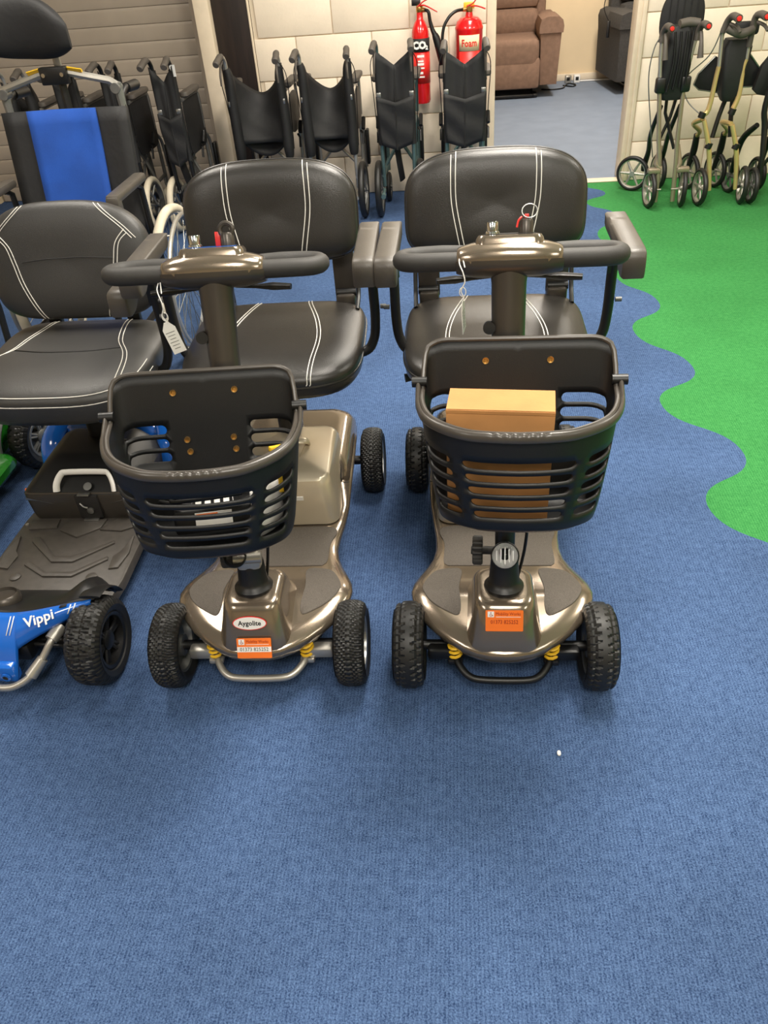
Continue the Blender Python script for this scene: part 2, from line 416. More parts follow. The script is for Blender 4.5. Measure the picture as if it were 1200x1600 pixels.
# enclosing walls of the showroom and the room beyond
struct(slab('wall_left', (-4.56, 1.0, CEIL / 2), (0.12, 9.2, CEIL), 'plaster'))
struct(slab('wall_right', (4.26, 1.0, CEIL / 2), (0.12, 9.2, CEIL), 'plaster'))
struct(slab('wall_front', (0, -3.56, CEIL / 2), (9.2, 0.12, CEIL), 'plaster'))
struct(slab('wall_far', (1.5, 8.91, CEIL / 2), (5.0, 0.12, CEIL), 'plaster'))
struct(slab('wall_far_left', (-0.94, 7.1, CEIL / 2), (0.12, 3.5, CEIL), 'plaster'))
struct(slab('wall_far_right', (3.94, 7.1, CEIL / 2), (0.12, 3.5, CEIL), 'plaster'))
struct(slab('baseboard_far', (1.5, 8.84, 0.03), (4.7, 0.016, 0.06), 'trim', .003))

# ------------------------------------------------------------------ mobility scooters
def sup(a, b, n, t):
    c, s_ = cos(t), sin(t)
    return (a * math.copysign(abs(c) ** (2 / n), c), b * math.copysign(abs(s_) ** (2 / n), s_))
def cushion(mb, a, b, h, th, n_top, n_bot, T, rings=14, seg=72, p=5.0, dip=0.0):
    # puffy pad: outline superellipse (exponent n_top for +y half, n_bot for -y), height h over its rim, flat underside
    def r_at(t): return sup(a, b, n_top if sin(t) >= 0 else n_bot, t)
    R = []
    for i in range(rings + 1):
        u = max(i / rings, 0.02); k = 1 - (1 - u) ** 1.6
        z = h * (1 - k ** p) ** 0.5
        R.append([(x * k, y * k, z - dip * (1 - k) * (1 - k)) for x, y in (r_at(2 * PI * j / seg) for j in range(seg))])
    for k, z in ((1.0, -th * .25), (.995, -th * .7), (.96, -th), (0.3, -th)):
        R.append([(x * k, y * k, z) for x, y in (r_at(2 * PI * j / seg) for j in range(seg))])
    mb.rings(R, T=T)
def cush_z(x, y, a, b, h, n_top, n_bot, p=5.0, dip=0.0):
    n = n_top if y >= 0 else n_bot
    k = min(1.0, (abs(x / a) ** n + abs(y / b) ** n) ** (1 / n))
    return h * max(0, 1 - k ** p) ** 0.5 - dip * (1 - k) * (1 - k)
def stitch(mb, line, a, b, h, nt_, nb, T, p=5.0, dip=0.0, r=0.0012, wrap=0.0):
    pts = []
    for x, y in crom([(q[0], q[1], 0) for q in line], 8) and [(v.x, v.y) for v in crom([(q[0], q[1], 0) for q in line], 8)]:
        n = nt_ if y >= 0 else nb
        k = (abs(x / a) ** n + abs(y / b) ** n) ** (1 / n)
        if k > 0.992:
            if not wrap: continue
            x, y = x / k * .999, y / k * .999
            pts.append((x * 1.002, y * 1.002, -wrap * min(1, (k - .992) * 8))); continue
        pts.append((x, y, cush_z(x, y, a, b, h, nt_, nb, p, dip) + 0.0006))
    if len(pts) > 1: mb.tube([T @ Vector(q) for q in pts], r, 5)
def tread(kind):
    if kind == 'chevron':
        def f(u, v, n=46):
            q = (u * n + abs(v) * 2.6) % 1.0
            g = 1.0 if (q < 0.34 and abs(v) > .10) else 0.0
            q2 = (u * n + abs(v) * 2.6 + .5) % 1.0
            if abs(v) < .08: g = 1.0 if abs(v) > .05 else g
            if abs(abs(v) - .55) < .05: g = 1.0
            return g
    elif kind == 'blocks':
        def f(u, v, n=34):
            if abs(abs(v) - .22) < .05 or abs(abs(v) - .70) < .04: return 1.0
            q = (u * n + v * .8 + (.5 if abs(v) < .25 else 0)) % 1.0
            return 1.0 if (q < .22 and abs(v) > .27) else 0.0
    else:
        def f(u, v, n=25):
            q = ((u * n + (.5 if v > 0 else 0)) % 1.0 - .5)
            w = abs(v) - .38
            d = math.hypot(q * .9, w * 1.15)
            g = 1.0 if (.27 < d < .37 and w > -.30) else 0.0
            if abs(v) < .07: g = 1.0
            if abs(v) > .86: g = 1.0 if (u * n * 2) % 1 < .3 else 0
            return g
    return f
TYRE = {}
def wheel(parent, R, W, kind, T, rimcol, spokes=5, face=1, rimr=0.62):
    """wheel about local x axis; T places it; face=+1: outer side is +x"""
    key = (R, W, kind)
    if key not in TYRE:
        prof = []  # (radius, x, groove weight)
        hw = W / 2; N = 13
        for i in range(N):
            v = -1 + 2 * i / (N - 1)
            prof.append((R - 0.10 * W * abs(v) ** 3 * 1.2 - .0, v * hw * .86, v))
        side = [(R - .018 - R * .06, hw), (R * .80, hw * 1.02), (R * (rimr + .06), hw * .9), (R * rimr, hw * .72)]
        nseg = 230 if R > .08 else 96
        fn = tread(kind) if kind else (lambda u, v: 0)
        mb = MB(); v_ = []; f_ = []
        full = [(r, -x, None) for r, x in reversed(side)] + prof + [(r, x, None) for r, x in side]
        n = len(full)
        for i in range(nseg):
            u = i / nseg; a = 2 * PI * u
            for r, x, v in full:
                rr = r - (0.0040 * fn(u, v) if v is not None else 0)
                v_.append((x, rr * cos(a), rr * sin(a)))
        for i in range(nseg):
            for j in range(n): f_.append((i * n + j, ((i + 1) % nseg) * n + j, ((i + 1) % nseg) * n + (j + 1) % n, i * n + (j + 1) % n))
        TYRE[key] = mb.add(v_, f_).build('wheel', 'rubber', parent, ang=28); w = TYRE[key]
        w.matrix_local = T
    else:
        w = share(TYRE[key], 'wheel', T, parent)
    rk = ('rim', R, W, rimcol, spokes, face, rimr)
    if rk not in TYRE:
        rm = MB(); hw = W / 2; A = RY(PI / 2) if face > 0 else RY(-PI / 2)
        rr = R * (rimr + .04)
        rm.lathe([(rr * .86, -hw * .7), (rr, -hw * .78), (rr, hw * .80), (rr * .95, hw * .86), (rr * .84, hw * .80), (rr * .80, hw * .2), (rr * .80, -hw * .2)], 40, T=A, closed=True)
        rm.lathe([(0, hw * .72), (.018, hw * .72), (.024, hw * .62), (.026, hw * -.7), (0, -hw * .7)], 20, T=A)
        for k in range(spokes):
            a = 2 * PI * k / spokes
            for da in (-.13, .13):
                p0 = Vector((.020 * cos(a + da), .020 * sin(a + da), hw * .45)); p1 = Vector((rr * .84 * cos(a + da * .9), rr * .84 * sin(a + da * .9), hw * .5))
                rm.tube([A @ p0, A @ p1], (.005, .0045)[0], 6)
        rm.lathe([(.0, -hw * .1), (rr * .82, -hw * .1), (rr * .82, -hw * .2), (0, -hw * .2)], 32, T=A)
        TYRE[rk] = rm.build('rim', rimcol, w)
    else:
        share(TYRE[rk], 'rim', Matrix.Identity(4), w)
    return w
OUT = [(0.0, -.078), (.03, -.0765), (.06, -.070), (.09, -.056), (.12, -.036), (.15, -.010), (.175, .018), (.195, .048), (.207, .08), (.211, .105), (.207, .137), (.194, .17), (.178, .21), (.164, .25), (.157, .29), (.158, .34), (.166, .40), (.174, .46), (.178, .52), (.178, .6), (.178, .68), (.176, .76), (.172, .83), (.150, .86), (.10, .868), (0.0, .87)]
def lerp_tab(tab, y):
    for (a, p), (b, q) in zip(tab, tab[1:]):
        if y <= b: return p + (q - p) * max(0, (y - a)) / (b - a)
    return tab[-1][1]
ZT = [(-.08, .160), (.0, .172), (.09, .181), (.17, .168), (.24, .150), (.34, .144), (.44, .144), (.49, .150), (.52, .20), (.56, .205), (.87, .205)]
ZE = [(-.08, .150), (.0, .160), (.09, .170), (.17, .158), (.24, .142), (.34, .136), (.44, .138), (.5, .175), (.56, .185), (.87, .185)]
def shell(mb):
    n = len(OUT)
    def nrm(i):
        a, b = OUT[max(i - 1, 0)], OUT[min(i + 1, n - 1)]; t = Vector((b[0] - a[0], b[1] - a[1])).normalized()
        if i == 0: return Vector((0, -1))
        if i == n - 1: return Vector((0, 1))
        return Vector((t.y, -t.x))
    def ring(ins, zf):
        h = []
        for i, (x, y) in enumerate(OUT):
            q = Vector((x, y)) - nrm(i) * ins; h.append((max(q.x, 0.0), q.y, zf(y)))
        return h
    S = [ring(.030, lambda y: lerp_tab([(-.08, .116), (0, .120), (.1, .12), (.2, .09), (.5, .08), (.87, .09)], y)),
         ring(.010, lambda y: lerp_tab(ZE, y) - .034), ring(.001, lambda y: lerp_tab(ZE, y) - .014), ring(.0, lambda y: lerp_tab(ZE, y) - .006), ring(.003, lambda y: lerp_tab(ZE, y)), ring(.010, lambda y: lerp_tab(ZE, y) + .004), ring(.022, lambda y: lerp_tab(ZT, y))]
    rows = []
    for i in range(n):
        r = [S[k][i] for k in range(7)]
        xi, yi, zi = S[6][i]
        row = r + [(xi * f, yi, lerp_tab(ZT, yi)) for f in (.85, .6, .3)]
        row = row + [(0, yi, lerp_tab(ZT, yi))] + [(-p[0], p[1], p[2]) for p in reversed(row)]
        rows.append(row)
    v = [p for r in rows for p in r]; m = len(rows[0]); f = []
    for i in range(n - 1):
        for j in range(m - 1): f.append((i * m + j, (i + 1) * m + j, (i + 1) * m + j + 1, i * m + j + 1))
    mb.add(v, f)
def floor_pad(parent, poly, name='floor_mat', up=.0025):
    # rubber mat conforming to the shell top
    n = len(poly); pts = resample([(p[0], p[1], 0) for p in crom([(x, y, 0) for x, y in poly], 5, True)], 60)
    cen = Vector((sum(p.x for p in pts) / 60, sum(p.y for p in pts) / 60, 0))
    R = []
    for k, dz in ((1.0, -.004), (1.0, up - .001), (.985, up), (.66, up), (.33, up), (.02, up)):
        R.append([((cen.x + (p.x - cen.x) * k), (cen.y + (p.y - cen.y) * k), lerp_tab(ZT, cen.y + (p.y - cen.y) * k) + dz) for p in pts])
    return MB().rings(R, cap0=False).build(name, 'mat', parent)
def basket(parent, TS, bc, ctop, cbot, hw, name='basket', bfront=-.262, slope=.25):
    """D-shaped moulded basket in steering coordinates (a right, b rear, c up the axis)"""
    path = [(0, -.052), (.5 * hw, -.052), (.80 * hw, -.053), (.93 * hw, -.058), (.985 * hw, -.078), (.985 * hw, -.11), (.96 * hw, -.15), (.885 * hw, -.19), (.74 * hw, -.222), (.49 * hw, -.25), (.25 * hw, -.259), (0, bfront)]
    half = crom([(x, y, 0) for x, y in path], 8)
    loop = half + [Vector((-p.x, p.y, 0)) for p in reversed(half[1:-1])]
    NL = 220; loop = resample(loop, NL)
    Ltot = sum((loop[(i + 1) % NL] - loop[i]).length for i in range(NL))
    crim = lambda b: ctop - .083 + (b + .08) * slope
    def topc(p):
        k = min(1, max(0, (p.y + .092) / .034)); k = k * k * (3 - 2 * k)
        lo = crim(p.y)
        corner = max(0, (abs(p.x) / hw - .72) / .28); hi = ctop - .022 * corner ** 2.5
        return lo + (hi - lo) * k
    def at(s):
        t = (s / Ltot) * NL; i = int(math.floor(t)) % NL; return loop[i].lerp(loop[(i + 1) % NL], t - math.floor(t))
    yc = -.15
    def mp(s, v):
        p = at(s % Ltot); k = .84 + .16 * min(1, v * 1.15) ** .8
        ct = topc(p); c = cbot + (ct - cbot) * v
        return Vector((bc + p.x * k, -.052 + (p.y + .052) * (.80 + .20 * v ** .8), c))
    H = ctop - cbot
    V, E = [], []
    def poly(pts):
        o = len(V); V.extend(Vector((p[0], p[1])) for p in pts); E.extend((o + i, o + (i + 1) % len(pts)) for i in range(len(pts)))
    poly([(Ltot * i / 110, 0) for i in range(110)] + [(Ltot, H * j / 12) for j in range(12)] + [(Ltot - Ltot * i / 110, H) for i in range(110)] + [(0, H - H * j / 12) for j in range(12)])
    holes = []
    def slot(s0, s1, v, hh):
        r = hh; n = 9; pts = []
        for i in range(n + 1): a = -PI / 2 + PI * i / n; pts.append((s1 - r + r * cos(a), v + r * sin(a)))
        m = max(2, int((s1 - s0) / .012))
        for i in range(1, m): pts.append((s1 - r - (s1 - s0 - 2 * r) * i / m, v + r))
        for i in range(n + 1): a = PI / 2 + PI * i / n; pts.append((s0 + r + r * cos(a), v + r * sin(a)))
        for i in range(1, m): pts.append((s0 + r + (s1 - s0 - 2 * r) * i / m, v - r))
        holes.append((s0, s1, v, hh)); poly(pts)
    mid = Ltot / 2
    for row in range(5):
        # row heights as fraction of wall; front wall is lower than the back
        v = H * (.165 + row * .128); hh = H * .040
        w = .089 + row * .0035
        slot(mid - w, mid + w, v, hh)
        for sg in (-1, 1):
            e = .036 + row * .0015; c0 = mid + sg * (w + .026 + e)
            slot(c0 - e, c0 + e, v, hh)
    for sg in (-1, 1):
        for row in range(3):
            v = H * (.47 + row * .088); c0 = mid + sg * (Ltot / 2 - .132)
            slot(c0 - .046 - .0 * row, c0 + .046, v, H * .030)
    o0 = len(V)
    for i in range(1, 90):
        for j in range(1, 14):
            s, v = Ltot * i / 90, H * j / 14
            if any(a - .004 < s < b + .004 and abs(v - vv) < h_ + .004 for a, b, vv, h_ in holes): continue
            V.append(Vector((s, v)))
    vo, eo, fo, *_ = delaunay_2d_cdt(V, E, [], 0, 1e-5)
    faces = []
    for f in fo:
        c = sum((vo[i] for i in f), Vector((0, 0))) / len(f); inside = False
        for a, b, vv, h_ in holes:
            x = min(max(c.x, a + h_), b - h_)
            if math.hypot(c.x - x, c.y - vv) < h_ * .985: inside = True; break
        if not inside: faces.append(tuple(f))
    mb = MB(TS); mb.add([mp(p.x, p.y / H) for p in vo], faces)
    # floor of the basket
    bot = [mp(Ltot * i / 110, 0) for i in range(110)]; cen = sum(bot, Vector()) / 110
    R = [[cen + (p - cen) * k + Vector((0, 0, -.012 * min(1, (1 - k) * 6))) for p in bot] for k in (1, .97, .9, .6, .3, .02)]
    mb.rings(R, cap0=False)
    bk = mb.build(name, 'basket', parent, ang=50, solid=.0042, off=0, weld=.0003)
    # rolled top lip
    lip = MB(TS); lip.tube([mp(Ltot * i / 110, 1.0) for i in range(110)], .0048, 8, closed=True); lip.build('rim_lip', 'rimsheen', bk)
    # folded carry handle lying along the front rim, scalloped in the middle
    hp = []; rr = []
    pv = [i for i in range(221) if at(Ltot * i / 220).y < -.088]
    for i in pv:
        s = Ltot * i / 220; p = at(s); q = mp(s, 1.0); n = Vector((p.x, p.y + .15, 0)).normalized()
        u = (i - pv[0]) / (pv[-1] - pv[0]); lift = .012 * max(0, 1 - min(u, 1 - u) / .06)
        sc = 0.0012 * sin(u * 260) if abs(u - .5) < .085 else 0
        hp.append(q + n * .0085 + Vector((0, 0, -.005 + lift + sc))); rr.append((.0090 + sc, .0048 + sc * .5))
    hd = MB(TS); hd.tube(hp, rr, 10, flat=TS.to_3x3() @ Vector((0, 0, 1)) if False else (0, 0, 1)); 
    hd.build('carry_handle', 'rimsheen', bk, ang=60)
    for e, sg in ((hp[0], 1), (hp[-1], -1)):
        pb = MB(TS); x = math.copysign(1, e.x - bc)
        pb.cyl(e + Vector((-x * .016, .004, .006)), e + Vector((x * .012, .004, .006)), .010, 14)
        pb.build('pivot', 'black', bk)
    for (a, c) in ((-.06, ctop - .04), (.06, ctop - .04), (-.045, cbot + .185), (.048, cbot + .185), (-.042, cbot + .160), (.050, cbot + .160)):
        sc = MB(TS @ TR(bc + a, -.0555, c) @ RX(PI / 2)); sc.lathe([(0, -.001), (.003, -.001), (.0038, .002), (.0062, .0025), (.0062, .0005), (.0062, -.002), (0, -.002)], 14)
        sc.build('screw', 'brass', bk)
    return bk
def seat(parent, T0, leather, fancy=False):
    """seat pad and backrest; T0 = scooter local"""
    a, b, h, th = .235, .225, .035, .045
    TS_ = T0 @ TR(0, .66, .55) @ RX(rad(2))
    mb = MB(); cushion(mb, a, b, h, th, 5.0, 3.6, TS_, p=5); sc = mb.build('seat_cushion', leather, parent, ang=70)
    for sg in (-1, 1):
        st = MB()
        if fancy:
            for d in (0, .010):
                stitch(st, [(sg * (.115 + d), -.21), (sg * (.112 + d), -.14), (sg * (.095 + d), -.04), (sg * (.05 + d + .03), .06), (sg * (.085 + d), .2)], a, b, h, 5, 3.6, TS_)
        else:
            for d in (0, .009):
                stitch(st, [(sg * (.108 + d), -.226), (sg * (.112 + d), -.16), (sg * (.118 + d), -.05), (sg * (.105 + d), .05), (sg * (.075 + d), .16), (sg * (.068 + d), .2)], a, b, h, 5, 3.6, TS_, wrap=.02)
        st.build('stitching', 'stitch', sc)
    # welt round the cushion edge
    wl = MB(); wl.tube([TS_ @ Vector((x * 1.003, y * 1.003, -.010)) for x, y in (sup(a, b, 5 if i < 48 else 3.6, 2 * PI * i / 96) for i in range(96))], .0028, 6, closed=True); wl.build('piping', leather, sc)
    a2, b2, h2, th2 = .228, .125, .032, .032
    TB = T0 @ TR(0, .835, .838) @ RX(rad(90 - 14))
    mb = MB(); cushion(mb, a2, b2, h2, th2, 2.9, 5.5, TB, p=4.5, dip=.006); bk = mb.build('backrest', leather, parent, ang=70)
    for sg in (-1, 1):
        st = MB()
        if fancy:
            for d in (0, .011):
                stitch(st, [(sg * (.10 + d), .125), (sg * (.15 + d), .075), (sg * (.185 + d), .04)], a2, b2, h2, 2.9, 5.5, TB, 4.5, .006)
                stitch(st, [(sg * (.172 + d), .062), (sg * (.15 + d), .02), (sg * (.14 + d), -.04), (sg * (.11 + d), -.12)], a2, b2, h2, 2.9, 5.5, TB, 4.5, .006)
        else:
            for d in (0, .012):
                stitch(st, [(sg * (.098 + d), .125), (sg * (.100 + d), .06), (sg * (.098 + d), 0), (sg * (.085 + d), -.07), (sg * (.074 + d), -.121)], a2, b2, h2, 2.9, 5.5, TB, 4.5, .006)
        st.build('stitching', 'stitch', bk)
    if fancy:
        sm = MB(); stitch(sm, [(-.13, -.01), (0, .0), (.13, -.01)], a2, b2, h2, 2.9, 5.5, TB, 4.5, .006, r=.0016); sm.build('seam', 'black', bk)
    wl = MB(); wl.tube([TB @ Vector((x * 1.004, y * 1.004, -.006)) for x, y in (sup(a2, b2, 2.9 if i < 48 else 5.5, 2 * PI * i / 96) for i in range(96))], .003, 6, closed=True); wl.build('piping', leather, bk)
    # folding hinges between seat and back
    for sg in (-1, 1):
        hg = MB(T0)
        hg.box((sg * .175, .872, .66), (.06, .012, .16), b=.004, T=None)
        hg.box((sg * .175, .868, .575), (.055, .05, .05), b=.008)
        hg.build('hinge', 'darkbronze', parent)
        hg = MB(T0); hg.cyl((sg * .150, .865, .60), (sg * .205, .865, .60), .012, 14); hg.tube([(sg * .21, .80, .575), (sg * .212, .85, .60), (sg * .212, .875, .65)], .006, 8, sm=4); hg.build('hinge_pin', 'black', parent)
    ps = MB(T0)
    ps.lathe([(.036, .20), (.036, .36), (.028, .365), (.028, .49), (.05, .492), (.05, .5)], 24, T=TR(0, .68, 0)); ps.box((0, .66, .498), (.30, .30, .016), b=.004)
    ps.box((0, .66, .482), (.22, .06, .03), b=.006)
    ps.build('seat_post', 'black', parent)
    lv = MB(T0); lv.tube([(-.04, .62, .485), (-.16, .60, .48), (-.235, .585, .475)], [.006, .006, .012], 10, sm=4); lv.build('swivel_lever', 'black', parent)
def armrest(parent, T0, sg, m='armpad', dy=0, top=.852, xo=.275):
    ar = MB(T0); x = sg * xo; y0, y1 = .405 + dy, .665 + dy
    out = [(y0, top - .060), (y0 + .03, top - .063), (y0 + .050, top - .057), (y0 + .075, top - .042), (y0 + .11, top - .036), (y1 - .02, top - .033), (y1, top - .022), (y1, top - .006), (y1 - .01, top), (y0 + .03, top), (y0 + .006, top - .006), (y0, top - .02)]
    out = [(p.x, p.y) for p in resample(crom([(a, b, 0) for a, b in out], 3, True), 44)]
    T = Matrix(((0, 0, 1, x - .024), (1, 0, 0, 0), (0, 1, 0, 0), (0, 0, 0, 1)))
    ar.prism(out, 0, .048, b=.005, T=T)
    o = ar.build('armrest', m, parent, ang=45)
    t = MB(T0); yb = y0 + .20
    t.tube([(x, yb + .02, top - .05), (x, yb + .022, .70), (x, yb + .024, .62), (x - sg * .008, yb + .02, .565), (x - sg * .035, yb + .015, .535), (x - sg * .12, yb + .01, .525)], .0125, 12, sm=6)
    t.tube([(x, yb + .02, top - .03), (x, yb + .022, .725)], [(.019, .013), (.019, .013)], 4)
    t.build('arm_tube', 'black', o)
    k = MB(T0); k.cyl((x, yb + .02, .735), (x + sg * .022, yb + .02, .735), .007, 10); k.build('bolt', 'greymetal', o); k = MB(T0); k.cyl((x + sg * .015, yb + .02, .655), (x + sg * .03, yb + .02, .655), .006, 10); k.build('bolt', 'greymetal', o)
    if sg > 0:
        pass
    return o
def sticker(parent, T, w, h, band):
    s = MB(T); s.prism(rrect(w, h, .002, 3), 0, .0006); o = s.build('dealer_sticker', 'orange', parent)
    if band:
        s = MB(T); s.box((0, -h * .06, .0008), (w * .985, h * .26, .0005)); s.build('sticker_band', 'white', o)
    s = MB(T); s.box((-w * .36, h * .31, .0008), (w * .17, h * .27, .0005)); s.build('sticker_badge', 'white', o)
    text('Mobility Works', h * .20, T @ TR(w * .10, h * .33, .0010), 'darkred', o, ext=.0002, sx=.85)
    text('01373 825252', h * .26, T @ TR(0, -h * .06, .0011), 'ink' if band else 'darkred', o, ext=.0002, sx=.92 if band else .8)
    text('mobility sales, hire & repair'[:0] or '', .01, T, 'ink', o) if False else None
    # wheelchair pictogram on the badge
    wi = MB(T @ TR(-w * .36, h * .30, .0011)); r = h * .055
    wi.tube([(r * cos(a) + r * .1, r * sin(a) - r * .5, 0) for a in (i * .35 + 2.2 for i in range(13))], .0006, 4)
    wi.tube([(0, r * 1.1, 0), (r * .1, -r * .2, 0), (r * 1.2, -r * .3, 0), (r * 1.7, -r * 1.3, 0)], .0007, 4); wi.cyl((0, r * 1.6, 0), (0, r * 1.6, .0004), .0012, 8)
    wi.build('pictogram', 'darkred', o)
    ln = MB(T); ln.box((w * .10, h * .185, .0008), (w * .66, h * .02, .0004)); ln.build('sticker_rule', 'white', o)
    return o
def scooter(loc, rz, label, lit, steer, bc, ctop, cbot, tread_kind, oval):
    t = thing('mobility_scooter', label, 'scooter', (loc[0], loc[1], 0), rz)
    I = Matrix.Identity(4)
    mb = MB(); shell(mb); body = mb.build('body_shell', 'bronze', t, ang=50, weld=.0012)
    floor_pad(t, [(-.140, .372), (0, .376), (.140, .372), (.136, .30), (.134, .215), (.10, .205), (0, .205), (-.10, .205), (-.134, .215), (-.134, .30)])
    for sg in (-1, 1):
        floor_pad(t, [(sg * x, y) for x, y in ((.093, .185), (.140, .185), (.163, .165), (.182, .12), (.180, .09), (.160, .058), (.122, .030), (.100, .022), (.094, .05), (.098, .11))])
    # front tiller housing
    R = []
    for z, w, y0, y1, r in ((.130, .092, -.070, .15, .05), (.150, .086, -.0695, .145, .046), (.18, .078, -.0595, .135, .04), (.21, .071, -.048, .12, .036), (.238, .066, -.037, .108, .034), (.248, .063, -.030, .10, .032), (.2535, .058, -.022, .095, .030), (.255, .048, -.010, .085, .026)):
        R.append([(x, y, z) for x, y in rrect(2 * w, y1 - y0, r, 6, 0, (y0 + y1) / 2)])
    MB().rings(R).build('tiller_housing', 'bronze', t, ang=40)
    # face normal of housing front
    fy, fz = -.078, .187; dn = Vector((0, -.072, .064)).normalized()
    FT = lambda y, z: frame_T((0, y, z), (1, 0, 0), Vector((0, .062, .070)))
    if oval:
        T = frame_T((-.002, -.0467, .2180), (1, 0, 0), (0, .39, 1))
        e = MB(T); e.prism([sup(.0385, .0165, 2, 2 * PI * i / 40) for i in range(40)], 0, .0012); e.build('maker_badge', 'redplastic', t)
        e = MB(T); e.prism([sup(.0365, .0147, 2, 2 * PI * i / 40) for i in range(40)], .0012, .0018); bo = e.build('badge_face', 'white', t)
        text('Aygolite', .0158, T @ TR(0, 0, .002), 'ink', bo, bold=.0003, sx=.98)
        sticker(t, frame_T((.004, -.0728, .1655), (1, 0, 0), (0, .50, 1)), .078, .047, True)
    else:
        sticker(t, frame_T((-.002, -.0440, .2245), (1, 0, 0), (0, .39, 1)), .080, .049, False)
    # bumper, springs, axle, undertray
    bm_ = 'silver' if oval else 'black'
    b = MB(); b.tube([(-.106, -.018, .084), (-.100, -.040, .079), (-.078, -.066, .070), (-.045, -.075, .067), (.045, -.075, .067), (.078, -.066, .070), (.100, -.040, .079), (.106, -.018, .084)], .0085, 12, sm=6); b.build('bumper', bm_, t)
    for sg in (-1, 1):
        sp = MB(); sp.tube([(sg * .108 + .014 * cos(a), -.020 + .014 * sin(a), .084 + .0013 * i) for i, a in enumerate(k * .6 for k in range(38))], .0038, 6); sp.build('suspension_spring', 'yellow', t)
        cl = MB(); cl.box((sg * .108, -.020, .078), (.034, .034, .014), b=.004); cl.cyl((sg * .108, -.020, .085), (sg * .108, -.020, .135), .007, 10); cl.box((sg * .14, -.01, .095), (.06, .04, .03), b=.006); cl.build('spring_clamp', bm_ if oval else 'black', t)
        fw = wheel(t, .10, .07, tread_kind, TR(sg * .212, 0, .10) @ RX(.3), 'steel' if oval else 'greymetal', 5, sg)
        rw = wheel(t, .10, .066, tread_kind, TR(sg * .222, .76, .10) @ RX(1.1), 'steel' if oval else 'greymetal', 5, sg)
    ax = MB(); ax.cyl((-.19, 0, .10), (.19, 0, .10), .012, 12); ax.box((0, 0, .098), (.20, .05, .036), b=.008); ax.build('axle', 'black', t); ax = MB(); ax.cyl((-.20, .76, .10), (.20, .76, .10), .014, 12); ax.box((0, .76, .10), (.22, .14, .09), b=.02); ax.build('axle', 'black', t)
    ut = MB(); ut.box((0, .46, .10), (.26, .72, .05), b=.015); ut.build('undertray', 'black', t)
    # rear cowl and battery box
    R = []
    for z, w, y0, y1, r in ((.18, .172, .50, .868, .05), (.205, .171, .505, .866, .05), (.225, .160, .53, .858, .05), (.236, .145, .55, .845, .05), (.238, .12, .57, .83, .05)):
        R.append([(x, y, z) for x, y in rrect(2 * w, y1 - y0, r, 6, 0, (y0 + y1) / 2)])
    MB().rings(R).build('rear_cowl', 'bronze', t, ang=40)
    gl = MB()
    for sg in (-1, 1): gl.tube([(sg * .1735, .51, .196), (sg * .155, .50, .207), (sg * .15, .56, .226), (sg * .13, .70, .24)], .0012, 5, sm=3)
    gl.build('panel_gap', 'black', t)
    R = []
    for z, w, y0, y1, r in ((.148, .153, .385, .69, .035), (.20, .150, .388, .685, .035), (.262, .140, .396, .68, .035), (.278, .135, .402, .675, .035), (.284, .127, .412, .667, .03)):
        R.append([(x, y, z) for x, y in rrect(2 * w, y1 - y0, r, 6, 0, (y0 + y1) / 2)])
    bb = MB().rings(R).build('battery_box', 'champagne', t, ang=35)
    hd = MB()
    hd.prism([(-.045, .50), (.045, .50), (.06, .60), (.03, .635), (-.03, .635), (-.06, .60)], .2835, .286, b=.001); hd.build('handle_recess', 'champagne', bb)
    hd = MB(); hd.tube([(-.062, .58, .282), (-.058, .56, .305), (0, .55, .312), (.058, .56, .305), (.062, .58, .282)], [(.012, .005)] * 5, 8, sm=5); hd.build('battery_handle', 'champagne', bb)
    wn = MB(); wn.box((.05, .390, .232), (.03, .002, .012)); wn.build('warning_label', 'white', bb)
    # steering assembly
    rake = rad(17)
    TS = TR(0, .01, .22) @ RX(-rake) @ RZ4(steer)
    bt = MB(TR(0, .034, .252) @ RX(-rad(10)))
    bt.lathe([(0, -.01), (.040, -.01), (.0435, .0), (.0435, .006), (.040, .010), (.035, .015), (.033, .022), (.0305, .055), (.0295, .068), (.027, .073), (.02, .074), (0, .074)], 32); bt.build('tiller_boot', 'black', t)
    lo = MB(TS)
    lo.tube([(0, .012, .06), (0, .0, .14), (0, -.004, .25), (0, 0, .30)], [.021, .021, .022, .026], 16)
    if oval: lo.box((0, -.004, .118), (.056, .044, .05), b=.012); lo.cyl((-.03, -.024, .125), (.03, -.024, .125), .012, 12)
    lo.build('tiller_joint', 'silver' if oval else 'black', t)
    kn = MB(TS @ TR(-.058 if not oval else -.05, .01, .125) @ RY(PI / 2)); R = []
    for z, k in ((-.011, .9), (-.008, 1), (.008, 1), (.011, .9)):
        R.append([((.030 + .0022 * cos(a * 18)) * k * cos(a), (.030 + .0022 * cos(a * 18)) * k * sin(a), z) for a in (2 * PI * i / 108 for i in range(108))])
    kn.rings(R); kn.lathe([(0, -.014), (.009, -.014), (.009, .04), (0, .04)], 12); kn.build('adjuster_knob', 'foam', t)
    cb = MB(TS); cb.tube([(.03, .0, .26), (.045, -.002, .20), (.042, .01, .13), (.03, .04, .05)], .0035, 8, sm=5); cb.build('cable', 'black', t)
    cl = MB(TS); cl.tube([(0, 0, .27), (0, 0, .42), (0, 0, .56), (0, .004, .68), (0, .006, .715)], [.028, .030, .0315, .033, .037], 28); cl.build('tiller_column', 'darkbronze', t)
    br = MB(TS); br.box((bc * .5, -.034, ctop - .16), (.10, .026, .16), b=.004); br.build('basket_bracket', 'black', t)
    basket(t, TS, bc, ctop, cbot, .179 if not oval else .182, slope=.25 if not oval else .33)
